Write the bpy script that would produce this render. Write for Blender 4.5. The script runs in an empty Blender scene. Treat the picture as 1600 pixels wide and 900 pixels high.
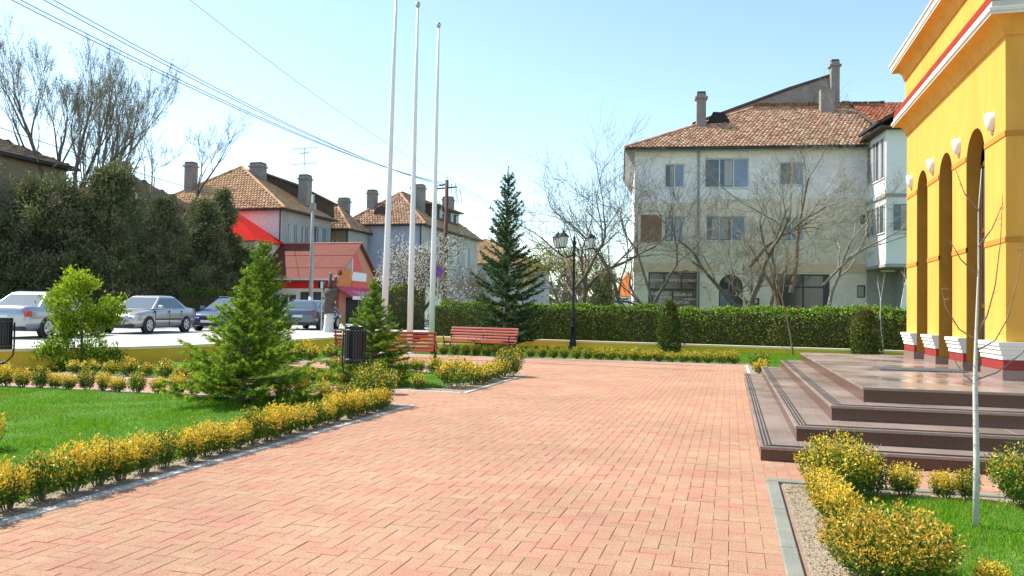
import bpy, math, random
import numpy as np
from mathutils import Matrix, Vector
from math import sin, cos, pi, radians, tan, atan2, sqrt, exp
S = bpy.context.scene
COL = S.collection
rng = np.random.default_rng(7)
R = random.Random(11)

# ------------------------------------------------------------------ camera
CAM_H = 1.45
ya, th, ro = radians(15.3), radians(1.65), radians(0.9)
Zm = Matrix.Rotation(ya, 3, 'Z')
f0 = Vector((0, cos(th), sin(th))); r0 = Vector((1, 0, 0)); u0 = Vector((0, -sin(th), cos(th)))
rr = Zm @ (r0 * cos(ro) + u0 * sin(ro)); uu = Zm @ (u0 * cos(ro) - r0 * sin(ro)); ff = Zm @ f0
cd = bpy.data.cameras.new('camera'); cam = bpy.data.objects.new('camera', cd); COL.objects.link(cam)
cd.sensor_width = 36; cd.lens = 36 * 1250 / 1600; cd.clip_start = 0.05; cd.clip_end = 3000
mw = Matrix(((rr.x, uu.x, -ff.x, 0), (rr.y, uu.y, -ff.y, 0), (rr.z, uu.z, -ff.z, CAM_H), (0, 0, 0, 1)))
cam.matrix_world = mw
S.camera = cam

# ------------------------------------------------------------------ world, sun, exposure
SUN_EL, SUN_DIR = radians(50), Vector((-0.985, 0.17))      # where the sun stands (horizontal direction to it)
W = bpy.data.worlds.new('World'); S.world = W; W.use_nodes = True
nt = W.node_tree; bg = nt.nodes['Background']
sky = nt.nodes.new('ShaderNodeTexSky'); sky.sky_type = 'NISHITA'; sky.sun_disc = False
sky.sun_elevation = SUN_EL
sky.sun_rotation = atan2(SUN_DIR.x, SUN_DIR.y)
sky.air_density = 1.0; sky.dust_density = 0.5; sky.ozone_density = 1.2; sky.altitude = 50
tint = nt.nodes.new('ShaderNodeVectorMath'); tint.operation = 'MULTIPLY'; tint.inputs[1].default_value = (1.03, 1.05, 0.975)   # the photo's cyan cast
nt.links.new(sky.outputs[0], tint.inputs[0]); nt.links.new(tint.outputs[0], bg.inputs[0]); bg.inputs[1].default_value = 0.135
sl = bpy.data.lights.new('sun', 'SUN'); sun = bpy.data.objects.new('sun', sl); COL.objects.link(sun)
sl.energy = 4.2; sl.angle = radians(0.53); sl.color = (1.0, 0.945, 0.85)
tosun = Vector((SUN_DIR.x * cos(SUN_EL), SUN_DIR.y * cos(SUN_EL), sin(SUN_EL)))
sun.rotation_euler = tosun.to_track_quat('Z', 'Y').to_euler()
S.view_settings.view_transform = 'Standard'; S.view_settings.look = 'None'
S.view_settings.exposure = 1.0; S.view_settings.gamma = 1.0; S.view_settings.use_curve_mapping = False

# ------------------------------------------------------------------ materials
def ramp_set(node, cols):
    cr = node.color_ramp
    n = len(cols)
    if n == 1: cols = [cols[0], cols[0]]; n = 2
    while len(cr.elements) < n: cr.elements.new(0.5)
    for i, c in enumerate(cols):
        cr.elements[i].position = i / max(1, n - 1); cr.elements[i].color = (*c, 1)

def mat(name, cols, rough=0.6, metal=0.0, drive='noise', scale=3.0, detail=4, fine=0.0, fscale=40.0,
        bump=0.0, bscale=60.0, spec=0.5, trans=0.0, coat=0.0, stretch=None):
    """procedural material: colours picked by noise / island / object, fine mottling, bump, optional leaf translucency"""
    m = bpy.data.materials.new(name); m.use_nodes = True
    t = m.node_tree; N = t.nodes; L = t.links; p = N['Principled BSDF']
    if not isinstance(cols[0], (tuple, list)): cols = [cols]
    geo = N.new('ShaderNodeNewGeometry')
    pos = geo.outputs['Position']
    if stretch:
        vm = N.new('ShaderNodeVectorMath'); vm.operation = 'MULTIPLY'; L.new(pos, vm.inputs[0]); vm.inputs[1].default_value = stretch
        pos = vm.outputs[0]
    rp = N.new('ShaderNodeValToRGB'); ramp_set(rp, cols)
    if drive == 'noise':
        nz = N.new('ShaderNodeTexNoise'); nz.inputs['Scale'].default_value = scale; nz.inputs['Detail'].default_value = detail
        L.new(pos, nz.inputs['Vector'])
        mr = N.new('ShaderNodeMapRange'); mr.inputs[1].default_value = 0.3; mr.inputs[2].default_value = 0.7
        L.new(nz.outputs['Fac'], mr.inputs[0]); L.new(mr.outputs[0], rp.inputs[0])
    elif drive == 'island': L.new(geo.outputs['Random Per Island'], rp.inputs[0])
    else:
        oi = N.new('ShaderNodeObjectInfo'); L.new(oi.outputs['Random'], rp.inputs[0])
    colout = rp.outputs[0]
    if fine > 0:
        n2 = N.new('ShaderNodeTexNoise'); n2.inputs['Scale'].default_value = fscale; n2.inputs['Detail'].default_value = 5
        L.new(pos, n2.inputs['Vector'])
        m2 = N.new('ShaderNodeMapRange'); m2.inputs[1].default_value = 0.25; m2.inputs[2].default_value = 0.75
        m2.inputs[3].default_value = 1 - fine; m2.inputs[4].default_value = 1 + fine
        L.new(n2.outputs['Fac'], m2.inputs[0])
        sc = N.new('ShaderNodeVectorMath'); sc.operation = 'SCALE'; L.new(colout, sc.inputs[0]); L.new(m2.outputs[0], sc.inputs['Scale'])
        colout = sc.outputs[0]
    L.new(colout, p.inputs['Base Color'])
    p.inputs['Roughness'].default_value = rough; p.inputs['Metallic'].default_value = metal
    p.inputs['Specular IOR Level'].default_value = spec
    if coat: p.inputs['Coat Weight'].default_value = coat; p.inputs['Coat Roughness'].default_value = 0.08
    if bump > 0:
        nb = N.new('ShaderNodeTexNoise'); nb.inputs['Scale'].default_value = bscale; nb.inputs['Detail'].default_value = 6
        L.new(pos, nb.inputs['Vector'])
        b = N.new('ShaderNodeBump'); b.inputs['Strength'].default_value = bump; b.inputs['Distance'].default_value = 0.02
        L.new(nb.outputs['Fac'], b.inputs['Height']); L.new(b.outputs[0], p.inputs['Normal'])
    if trans > 0:
        tr = N.new('ShaderNodeBsdfTranslucent'); L.new(colout, tr.inputs[0])
        mx = N.new('ShaderNodeMixShader'); mx.inputs[0].default_value = trans
        out = N['Material Output']; L.new(p.outputs[0], mx.inputs[1]); L.new(tr.outputs[0], mx.inputs[2]); L.new(mx.outputs[0], out.inputs[0])
    return m

def paver_mat(name, drive):
    """concrete paver: drifting pink-to-tan batches, a tone per stone, speckle, dusty patches"""
    m = mat(name, [(.90, .885, .875), (1.0, 1.0, 1.0), (.95, .93, .92), (1.04, 1.04, 1.03)], .88, drive=drive, fine=.42, fscale=85, bump=.6, bscale=240, spec=.2)
    t = m.node_tree; N = t.nodes; L = t.links; p = N['Principled BSDF']; src = p.inputs['Base Color'].links[0].from_socket
    geo = N.new('ShaderNodeNewGeometry'); n1 = N.new('ShaderNodeTexNoise'); n1.inputs['Scale'].default_value = 2.6; n1.inputs['Detail'].default_value = 6; n1.inputs['Roughness'].default_value = .68
    L.new(geo.outputs['Position'], n1.inputs['Vector']); r = N.new('ShaderNodeValToRGB'); ramp_set(r, [(.475, .228, .16), (.465, .252, .167), (.46, .275, .172), (.47, .30, .188)])
    r.color_ramp.elements[0].position = .36; r.color_ramp.elements[1].position = .46; r.color_ramp.elements[2].position = .54; r.color_ramp.elements[3].position = .66
    L.new(n1.outputs['Fac'], r.inputs[0]); mx = N.new('ShaderNodeVectorMath'); mx.operation = 'MULTIPLY'; L.new(src, mx.inputs[0]); L.new(r.outputs[0], mx.inputs[1])
    n2 = N.new('ShaderNodeTexNoise'); n2.inputs['Scale'].default_value = .55; n2.inputs['Detail'].default_value = 5; L.new(geo.outputs['Position'], n2.inputs['Vector'])
    m2 = N.new('ShaderNodeMapRange'); m2.inputs[1].default_value = .35; m2.inputs[2].default_value = .7; m2.inputs[3].default_value = .90; m2.inputs[4].default_value = 1.10; L.new(n2.outputs['Fac'], m2.inputs[0])
    sc = N.new('ShaderNodeVectorMath'); sc.operation = 'SCALE'; L.new(mx.outputs[0], sc.inputs[0]); L.new(m2.outputs[0], sc.inputs['Scale']); L.new(sc.outputs[0], p.inputs['Base Color'])
    return m
m_paver = paver_mat('paver', 'object'); m_paver_f = paver_mat('paver_field', 'island')
m_joint = mat('joint_sand', [(.26, .155, .105), (.34, .215, .15)], .95, fine=.3)
m_ground = mat('ground', [(.16, .13, .09), (.22, .19, .13)], .95, scale=.3, fine=.3, fscale=8)
m_street = mat('street', [(.40, .39, .37), (.47, .46, .43)], .9, scale=.5, fine=.12, fscale=20, bump=.2)
m_soil = mat('soil', [(.20, .15, .095), (.31, .245, .165), (.25, .19, .125)], .95, scale=9, fine=.4, fscale=60, bump=1, bscale=45)
m_turf = mat('turf', [(.045, .12, .01), (.07, .19, .012)], .95, scale=2, fine=.4, fscale=30)
m_grass = mat('grass_blade', [(.075, .23, .003), (.12, .30, .004), (.165, .36, .006), (.25, .42, .015)], .6, drive='island', trans=.4, spec=.25)
m_grassd = mat('grass_dry', [(.22, .30, .03), (.32, .36, .05), (.40, .36, .10)], .7, drive='island', trans=.3, spec=.2)
m_kerb = mat('kerb_concrete', [(.38, .37, .33), (.46, .45, .40)], .9, scale=4, fine=.15, fscale=60, bump=.3)
m_kerbd = mat('kerb_concrete_grey', [(.17, .175, .14), (.23, .235, .19)], .9, scale=4, fine=.15, fscale=60, bump=.3)
m_yel = mat('yellow_plaster', [(.64, .318, .052), (.71, .368, .070), (.67, .34, .059)], .9, scale=1.1, detail=8, fine=.09, fscale=6, stretch=(1, 1, .22), bump=.25, bscale=90, spec=.25)
m_doorw = mat('door_wood', [(.11, .05, .022), (.15, .07, .03)], .5, fine=.2, fscale=20)
m_reveal = mat('reveal_plaster_shaded', [(.34, .175, .025), (.40, .21, .035)], .9, scale=2, fine=.08, fscale=9, spec=.2)  # ochre darker than the wall plaster, with the arch recess shade put into it
m_yelband = mat('ochre_plaster', [(.45, .20, .02), (.50, .23, .025)], .85, fine=.05)
m_cream = mat('cream_cap', [(.86, .72, .42), (.90, .78, .50)], .8, fine=.05)
m_wallyel = mat('garden_wall_yellow', [(.80, .49, .035), (.86, .55, .05)], .85, scale=2, fine=.08, fscale=18)
m_white = mat('white_paint', [(.80, .80, .78)], .55, fine=.03)
m_whitestone = mat('white_moulding', [(.68, .65, .58), (.76, .73, .66)], .7, scale=3, fine=.06)
m_cornst = mat('cornice_stone', [(.52, .48, .40), (.60, .56, .48)], .75, scale=3, fine=.08)
m_redp = mat('red_paint', [(.24, .016, .012), (.29, .022, .016)], .6, fine=.06)
m_redfl = mat('red_flashing', [(.27, .03, .014), (.32, .04, .019)], .9, spec=.1, fine=.06)
m_gran = mat('polished_granite', [(.27, .195, .16), (.31, .235, .195), (.25, .185, .155), (.34, .255, .21)], .16, drive='object', fine=.45, fscale=130, spec=.6)
_t = m_gran.node_tree; _n = _t.nodes.new('ShaderNodeTexNoise'); _n.inputs['Scale'].default_value = 1.3; _n.inputs['Detail'].default_value = 7     # worn and dusty patches dull the polish
_g = _t.nodes.new('ShaderNodeNewGeometry'); _m = _t.nodes.new('ShaderNodeMapRange'); _m.inputs[1].default_value = .35; _m.inputs[2].default_value = .65; _m.inputs[3].default_value = .07; _m.inputs[4].default_value = .38
_t.links.new(_g.outputs['Position'], _n.inputs['Vector']); _t.links.new(_n.outputs['Fac'], _m.inputs[0]); _t.links.new(_m.outputs[0], _t.nodes['Principled BSDF'].inputs['Roughness'])
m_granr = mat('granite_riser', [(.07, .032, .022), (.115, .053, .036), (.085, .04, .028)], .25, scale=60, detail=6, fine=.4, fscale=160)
m_grand = mat('granite_plinth', [(.20, .13, .11), (.27, .19, .16)], .3, scale=50, fine=.3, fscale=150)
m_groove = mat('groove_strip', [(.02, .018, .017)], .6)
m_black = mat('black_iron', [(.012, .013, .016), (.02, .021, .025)], .4, metal=.3, fine=.2)
m_bin = mat('bin_paint', [(.010, .012, .017)], .32, fine=.2)
m_slat = mat('red_slat', [(.42, .055, .028), (.52, .09, .045), (.36, .04, .022)], .32, drive='island', fine=.18, fscale=25, coat=.4, stretch=(1, 1, 1))
m_glassw = mat('milk_glass', [(.72, .72, .68)], .25, spec=.5)
m_pole = mat('white_pole', [(.74, .75, .78), (.80, .80, .82)], .35, fine=.04)
m_steel = mat('steel', [(.45, .46, .48)], .3, metal=.9)
m_gpole = mat('concrete_pole', [(.30, .29, .28), (.38, .37, .35)], .9, fine=.15, fscale=20)
m_wood = mat('dark_wood_pole', [(.10, .045, .035), (.15, .07, .055)], .85, fine=.25, fscale=15, stretch=(4, 4, .5))
m_wire = mat('wire', [(.10, .11, .13)], .6)
m_bark = mat('bark', [(.13, .10, .075), (.20, .16, .125)], .9, scale=6, fine=.3, fscale=30, bump=.6, bscale=30)
m_barkg = mat('bark_grey', [(.17, .145, .115), (.27, .235, .19)], .9, scale=6, fine=.3, fscale=30)
m_barkb = mat('bark_brown', [(.20, .125, .07), (.27, .18, .11)], .9, scale=6, fine=.3, fscale=30)
m_barkd = mat('bark_dark', [(.07, .055, .045), (.11, .09, .075)], .9, scale=6, fine=.3, fscale=30)
m_twig = mat('twig', [(.22, .19, .14), (.32, .28, .21)], .9, scale=2, fine=.2)
m_birch = mat('birch_bark', [(.62, .60, .56), (.52, .49, .44), (.66, .64, .60)], .7, scale=14, fine=.15, stretch=(1, 1, 6))
m_birchd = mat('birch_mark', [(.13, .09, .07)], .8)
m_lime = mat('limewash', [(.72, .70, .66), (.62, .58, .52)], .9, scale=7, fine=.15, bump=.5)
m_lg = mat('leaf_green', [(.04, .10, .008), (.08, .17, .012), (.14, .25, .02)], .5, drive='island', trans=.3, spec=.35)
m_lgold = mat('leaf_gold', [(.60, .38, .015), (.80, .56, .04), (.86, .66, .09), (.68, .42, .02)], .42, drive='island', trans=.35, spec=.45)
m_lgold2 = mat('leaf_orange', [(.58, .28, .02), (.74, .45, .04), (.78, .58, .09), (.46, .22, .015)], .42, drive='island', trans=.35, spec=.45)
m_lyg = mat('leaf_yellow_green', [(.20, .30, .012), (.30, .42, .02), (.42, .52, .03)], .5, drive='island', trans=.4, spec=.3)
m_need = mat('needle_green', [(.08, .17, .012), (.14, .26, .018), (.22, .35, .025)], .55, drive='island', trans=.35, spec=.3)
m_needy = mat('needle_tip', [(.34, .46, .02), (.50, .60, .035), (.42, .50, .045)], .55, drive='island', trans=.3, spec=.3)
m_needd = mat('needle_dark', [(.03, .065, .02), (.05, .10, .028), (.08, .14, .04)], .6, drive='island', trans=.15, spec=.3)
m_needdt = mat('needle_dark_tip', [(.09, .16, .04), (.13, .21, .06)], .6, drive='island', trans=.2, spec=.3)
m_thuja = mat('thuja_green', [(.035, .07, .012), (.065, .12, .018), (.10, .15, .02)], .6, drive='island', trans=.2)
m_thujab = mat('thuja_bronze', [(.16, .12, .02), (.24, .19, .03)], .6, drive='island', trans=.2)
m_everg = mat('evergreen_dark', [(.07, .09, .035), (.105, .13, .05), (.14, .16, .065)], .7, drive='island', trans=.4)
m_everm = mat('evergreen_mid', [(.15, .18, .065), (.21, .235, .085), (.25, .25, .115)], .7, drive='island', trans=.4)
m_everb = mat('evergreen_brown', [(.18, .145, .08), (.25, .21, .125)], .7, drive='island', trans=.12)
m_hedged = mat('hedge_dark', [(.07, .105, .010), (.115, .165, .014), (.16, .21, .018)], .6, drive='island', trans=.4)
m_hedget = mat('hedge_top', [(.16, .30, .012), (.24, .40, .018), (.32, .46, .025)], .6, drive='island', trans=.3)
m_hedgeo = mat('hedge_olive', [(.16, .18, .022), (.23, .25, .035), (.28, .25, .055), (.22, .155, .05)], .65, drive='island', trans=.45)
m_hedgec = mat('hedge_twigs', [(.05, .045, .022), (.09, .07, .035)], .95, scale=8, fine=.4)
m_bloss = mat('blossom', [(.62, .58, .50), (.74, .70, .62), (.50, .50, .33)], .6, drive='island', trans=.35)
m_budg = mat('bud_green', [(.12, .16, .05), (.18, .22, .08)], .7, drive='island', trans=.3)
m_budb = mat('bud_olive', [(.26, .23, .12), (.36, .32, .17)], .7, drive='island', trans=.3)
m_willow = mat('willow_leaf', [(.34, .34, .05), (.46, .42, .06), (.30, .36, .08)], .6, drive='island', trans=.4)
m_mist = mat('mistletoe', [(.30, .27, .13), (.38, .34, .18)], .7, drive='island', trans=.3)
TILES = [(.40, .19, .105), (.50, .28, .16), (.60, .39, .245), (.45, .235, .13), (.31, .155, .095), (.66, .48, .33)]
m_tile = mat('roof_tile', TILES, .85, drive='island', fine=.2, fscale=9)
m_tiler = mat('roof_tile_red', [(.36, .10, .04), (.46, .16, .07), (.30, .085, .04), (.50, .23, .12)], .85, drive='island', fine=.2, fscale=9)
m_tilet = mat('roof_tile_tan', [(.50, .27, .13), (.58, .35, .18), (.44, .22, .11), (.62, .42, .24)], .85, drive='island', fine=.2, fscale=9)
m_tiled = mat('roof_tile_old', [(.20, .13, .09), (.27, .18, .12), (.16, .11, .085)], .9, drive='island', fine=.2, fscale=9)
m_under = mat('roof_timber', [(.07, .05, .04), (.11, .08, .06)], .9, fine=.2)
m_dark = mat('dark_void', [(.02, .02, .022)], .8)
m_chim = mat('chimney_render', [(.22, .20, .18), (.30, .27, .245)], .95, scale=2, fine=.2, fscale=10)
m_wallw = mat('render_white', [(.76, .72, .71), (.86, .82, .80), (.80, .76, .74)], .9, scale=.5, fine=.15, fscale=6)
m_wallo = mat('render_ochre', [(.74, .62, .48), (.82, .71, .56), (.68, .57, .44)], .9, scale=.6, fine=.15, fscale=6)
m_wallc = mat('render_cream', [(.80, .68, .56), (.88, .76, .64)], .9, scale=.6, fine=.1, fscale=6)
m_wallpk = mat('render_peach', [(.74, .52, .35), (.80, .59, .41)], .9, scale=.6, fine=.1, fscale=6)
m_wallbr = mat('render_brown', [(.26, .14, .09), (.33, .19, .12)], .9, scale=2, fine=.2, fscale=12)
m_wallbl = mat('render_bluegrey', [(.40, .44, .52), (.47, .50, .57)], .9, scale=.5, fine=.1, fscale=6)
m_wallg = mat('render_grey', [(.36, .34, .32), (.44, .42, .39)], .9, scale=.6, fine=.12, fscale=6)
m_wally = mat('render_sand', [(.27, .215, .125), (.34, .275, .165)], .9, scale=.6, fine=.12, fscale=6)
m_frame = mat('window_frame', [(.70, .70, .69)], .5)
m_framed = mat('window_frame_dark', [(.05, .045, .04)], .5)
m_pane = mat('window_glass', [(.045, .06, .08), (.09, .11, .135)], .06, scale=.8, spec=.8)
m_paneb = mat('window_glass_blue', [(.16, .22, .33), (.22, .28, .38)], .08, scale=.8, spec=.8)
m_curt = mat('curtain', [(.34, .34, .33), (.46, .45, .43)], .3, scale=5, stretch=(6, 6, .3))
m_shopg = mat('shop_glass', [(.05, .055, .065), (.10, .105, .115)], .1, scale=1.5, spec=.7)
m_poster = mat('window_poster', [(.40, .47, .52), (.5, .56, .6)], .5)
m_letter = mat('lettering_white', [(.78, .78, .77)], .6)
m_sheetred = mat('red_sheet_roof', [(.15, .042, .03), (.20, .062, .045), (.17, .05, .036)], .75, spec=.12, scale=.8, fine=.1, fscale=5)
m_brightred = mat('bright_red_roof', [(.55, .018, .012), (.60, .028, .018)], .9, fine=.06, spec=.06)
m_redsign = mat('red_sign', [(.68, .03, .03)], .4)
m_pink = mat('pink_awning', [(.66, .06, .14), (.72, .09, .18)], .5)
m_orange = mat('orange_board', [(.60, .17, .02), (.66, .21, .03)], .6)
m_salmon = mat('salmon_wall', [(.52, .26, .16)], .8, fine=.1)
m_silver = mat('silver_paint', [(.40, .42, .45)], .28, metal=.55, coat=.6)
m_champ = mat('champagne_paint', [(.47, .46, .44)], .28, metal=.55, coat=.6)
m_blue = mat('blue_paint', [(.045, .07, .17)], .22, metal=.4, coat=.8)
m_dblue = mat('blue_grey_paint', [(.10, .13, .17)], .25, metal=.4, coat=.8)
m_wine = mat('wine_paint', [(.25, .25, .27)], .25, metal=.4, coat=.8)
m_vanw = mat('van_white', [(.78, .78, .78)], .35, coat=.4)
m_carglass = mat('car_glass', [(.07, .11, .14)], .04, spec=1.0)
m_rubber = mat('rubber', [(.015, .015, .016)], .85)
m_alloy = mat('alloy', [(.50, .51, .53)], .4, metal=.15)
m_plastic = mat('dark_plastic', [(.03, .03, .033)], .6)
m_lampc = mat('headlamp', [(.72, .75, .78)], .08, metal=.3, coat=1)
m_lampr = mat('tail_lamp', [(.50, .02, .03)], .15, coat=1)
m_plate = mat('number_plate', [(.75, .75, .72)], .5)
m_signblue = mat('sign_blue', [(.03, .08, .42)], .4)
m_signred = mat('sign_red', [(.62, .03, .04)], .4)
m_signback = mat('sign_back', [(.02, .02, .022)], .95, spec=.05)
m_mat = mat('door_mat', [(.055, .062, .07), (.085, .095, .10)], .95, fine=.3, fscale=90, bump=.6, bscale=120)
m_far = mat('far_foliage', [(.10, .11, .08), (.15, .155, .11), (.19, .17, .12)], .9, drive='island')
m_paleo = mat('pale_stone', [(.46, .40, .32), (.53, .47, .39)], .9, scale=3, fine=.15)

# ------------------------------------------------------------------ helpers
def link(o): COL.objects.link(o); return o

def thing(name, label, cat, loc=(0, 0, 0), rz=0.0, group=None):
    o = bpy.data.objects.new(name, None); o.empty_display_size = .2; link(o)
    o.location = loc; o.rotation_euler = (0, 0, rz); o['label'] = label; o['category'] = cat
    if group: o['group'] = group
    return o

def tag(o, label=None, cat=None, group=None, kind=None):
    for k, v in (('label', label), ('category', cat), ('group', group), ('kind', kind)):
        if v: o[k] = v
    return o

class MB:
    """mesh builder with a transform and material slots"""
    def __init__(s, M=None): s.v = []; s.f = []; s.mi = []; s.m = 0; s.M = M
    def add(s, vs, fs):
        b = len(s.v)
        s.v.extend([(s.M @ Vector(p))[:] if s.M else tuple(p) for p in vs])
        for f in fs: s.f.append([b + i for i in f]); s.mi.append(s.m)
        return s
    def quad(s, a, b, c, d): return s.add([a, b, c, d], [(0, 1, 2, 3)])
    def box(s, x0, x1, y0, y1, z0, z1):
        return s.add([(x0, y0, z0), (x1, y0, z0), (x1, y1, z0), (x0, y1, z0), (x0, y0, z1), (x1, y0, z1), (x1, y1, z1), (x0, y1, z1)],
                     [(3, 2, 1, 0), (4, 5, 6, 7), (0, 1, 5, 4), (1, 2, 6, 5), (2, 3, 7, 6), (3, 0, 4, 7)])
    def cbox(s, x0, x1, y0, y1, z0, z1, c=.004, d=.004):
        """box with chamfered top (no bottom)"""
        return s.add([(x0, y0, z0), (x1, y0, z0), (x1, y1, z0), (x0, y1, z0), (x0, y0, z1 - d), (x1, y0, z1 - d), (x1, y1, z1 - d), (x0, y1, z1 - d),
                      (x0 + c, y0 + c, z1), (x1 - c, y0 + c, z1), (x1 - c, y1 - c, z1), (x0 + c, y1 - c, z1)],
                     [(8, 9, 10, 11), (0, 1, 5, 4), (1, 2, 6, 5), (2, 3, 7, 6), (3, 0, 4, 7), (4, 5, 9, 8), (5, 6, 10, 9), (6, 7, 11, 10), (7, 4, 8, 11)])
    def prism(s, poly, y0, y1):
        """polygon in x,z extruded along y"""
        n = len(poly)
        vs = [(x, y0, z) for x, z in poly] + [(x, y1, z) for x, z in poly]
        fs = [tuple(range(n)), tuple(range(2 * n - 1, n - 1, -1))] + [(i, n + i, n + (i + 1) % n, (i + 1) % n) for i in range(n)]
        return s.add(vs, fs)
    def slab(s, poly, t):
        """planar 3-D polygon thickened downwards along its normal"""
        P = [Vector(p) for p in poly]; n = len(P)
        nm = (P[1] - P[0]).cross(P[2] - P[0]).normalized()
        if nm.z < 0: P.reverse(); nm = -nm
        vs = [p[:] for p in P] + [(p - nm * t)[:] for p in P]
        return s.add(vs, [tuple(range(n)), tuple(range(2 * n - 1, n - 1, -1))] + [(i, n + i, n + (i + 1) % n, (i + 1) % n) for i in range(n)])
    def tube(s, pts, rad, n=6, cap=True):
        P = [Vector(p) for p in pts]
        if not isinstance(rad, (list, tuple)): rad = [rad] * len(P)
        vs = []; fs = []
        ref = None
        for i, p in enumerate(P):
            d = (P[min(i + 1, len(P) - 1)] - P[max(i - 1, 0)])
            if d.length < 1e-9: d = Vector((0, 0, 1))
            d.normalize()
            if ref is None: ref = Vector((1, 0, 0)) if abs(d.x) < .8 else Vector((0, 1, 0))
            a = ref - d * ref.dot(d)
            if a.length < 1e-4: a = d.orthogonal()
            a.normalize(); ref = a; b = d.cross(a)
            for k in range(n):
                t = 2 * pi * k / n
                vs.append((p + (a * cos(t) + b * sin(t)) * rad[i])[:])
        for i in range(len(P) - 1):
            for k in range(n):
                k2 = (k + 1) % n
                fs.append((i * n + k, i * n + k2, (i + 1) * n + k2, (i + 1) * n + k))
        if cap:
            fs.append(tuple(range(n - 1, -1, -1))); fs.append(tuple((len(P) - 1) * n + k for k in range(n)))
        return s.add(vs, fs)
    def lathe(s, prof, n=16, c=(0, 0, 0), axis='z'):
        """profile (r, h) turned round an axis"""
        vs = []; fs = []
        for r, h in prof:
            for k in range(n):
                t = 2 * pi * k / n; x, y = r * cos(t), r * sin(t)
                q = (x, y, h) if axis == 'z' else ((h, x, y) if axis == 'x' else (x, h, y))
                vs.append((q[0] + c[0], q[1] + c[1], q[2] + c[2]))
        for i in range(len(prof) - 1):
            for k in range(n):
                k2 = (k + 1) % n; fs.append((i * n + k, i * n + k2, (i + 1) * n + k2, (i + 1) * n + k))
        fs.append(tuple(range(n - 1, -1, -1))); fs.append(tuple((len(prof) - 1) * n + k for k in range(n)))
        return s.add(vs, fs)
    def build(s, name, mats, parent=None, smooth=False, bevel=0):
        me = bpy.data.meshes.new(name); me.from_pydata(s.v, [], s.f)
        if not isinstance(mats, (list, tuple)): mats = [mats]
        for m in mats: me.materials.append(m)
        if len(mats) > 1: me.polygons.foreach_set('material_index', s.mi)
        if smooth: me.polygons.foreach_set('use_smooth', [True] * len(me.polygons))
        me.update()
        o = link(bpy.data.objects.new(name, me))
        if parent: o.parent = parent
        if bevel:
            b = o.modifiers.new('bevel', 'BEVEL'); b.width = bevel; b.segments = 2; b.limit_method = 'ANGLE'; b.angle_limit = radians(40)
        return o

def npmesh(name, V, k, mats, matidx=None, parent=None):
    """V: (N,k,3) array of N polygons with k corners"""
    n = len(V); me = bpy.data.meshes.new(name)
    me.vertices.add(n * k); me.vertices.foreach_set('co', np.ascontiguousarray(V, dtype=np.float32).ravel())
    me.loops.add(n * k); me.loops.foreach_set('vertex_index', np.arange(n * k, dtype=np.int32))
    me.polygons.add(n); me.polygons.foreach_set('loop_start', np.arange(0, n * k, k, dtype=np.int32))
    me.polygons.foreach_set('loop_total', np.full(n, k, dtype=np.int32))
    if not isinstance(mats, (list, tuple)): mats = [mats]
    for m in mats: me.materials.append(m)
    if matidx is not None: me.polygons.foreach_set('material_index', np.asarray(matidx, dtype=np.int32))
    me.update(calc_edges=True); me.validate()
    o = link(bpy.data.objects.new(name, me))
    if parent: o.parent = parent
    return o

def unit(a): return a / np.maximum(np.linalg.norm(a, axis=-1, keepdims=True), 1e-9)
def rdir(n): return unit(rng.normal(size=(n, 3)))
def leafquads(c, a, ln, wd):
    """diamond leaves at c pointing along a"""
    n = len(c); a = unit(a); b = unit(np.cross(a, rdir(n)))
    ln = np.broadcast_to(np.asarray(ln, float), (n,))[:, None]; wd = np.broadcast_to(np.asarray(wd, float), (n,))[:, None]
    nn = np.cross(a, b)
    return np.stack([c, c + a * ln * .5 + b * wd * .5 + nn * wd * .12, c + a * ln, c + a * ln * .5 - b * wd * .5 + nn * wd * .12], 1)
def needles(c, a, ln, wd):
    n = len(c); a = unit(a); b = unit(np.cross(a, rdir(n)))
    ln = np.broadcast_to(np.asarray(ln, float), (n,))[:, None]
    return np.stack([c - b * wd * .5, c + b * wd * .5, c + a * ln], 1)

def copy_tree(o, parent=None):
    c = link(o.copy()); c.parent = parent
    for ch in o.children: copy_tree(ch, c)
    return c
def place(src, first, loc, rz, sc, label, group=None):
    o = src if first else copy_tree(src)
    o.location = loc; o.rotation_euler = (0, 0, rz); o.scale = sc if isinstance(sc, tuple) else (sc, sc, sc)
    o['label'] = label
    if group: o['group'] = group
    return o
ORD = ['first', 'second', 'third', 'fourth', 'fifth', 'sixth', 'seventh', 'eighth', 'ninth', 'tenth', 'eleventh', 'twelfth', 'thirteenth',
       'fourteenth', 'fifteenth', 'sixteenth', 'seventeenth', 'eighteenth', 'nineteenth', 'twentieth', 'twenty-first', 'twenty-second',
       'twenty-third', 'twenty-fourth', 'twenty-fifth', 'twenty-sixth', 'twenty-seventh', 'twenty-eighth', 'twenty-ninth', 'thirtieth']
def Rot(z): return Matrix.Rotation(z, 4, 'Z')
def text_mesh(body, size, name, m, parent, loc, rot, ext=.004, sx=1.0):
    cu = bpy.data.curves.new(name, 'FONT'); cu.body = body; cu.size = size; cu.extrude = ext; cu.align_x = 'CENTER'; cu.align_y = 'CENTER'; cu.resolution_u = 2
    to = bpy.data.objects.new(name, cu); link(to)
    dg = bpy.context.evaluated_depsgraph_get(); me = bpy.data.meshes.new_from_object(to.evaluated_get(dg))
    bpy.data.objects.remove(to); bpy.data.curves.remove(cu)
    me.materials.clear(); me.materials.append(m)
    o = link(bpy.data.objects.new(name, me)); o.parent = parent; o.location = loc; o.rotation_euler = rot; o.scale = (sx, 1, 1)
    return o

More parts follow.
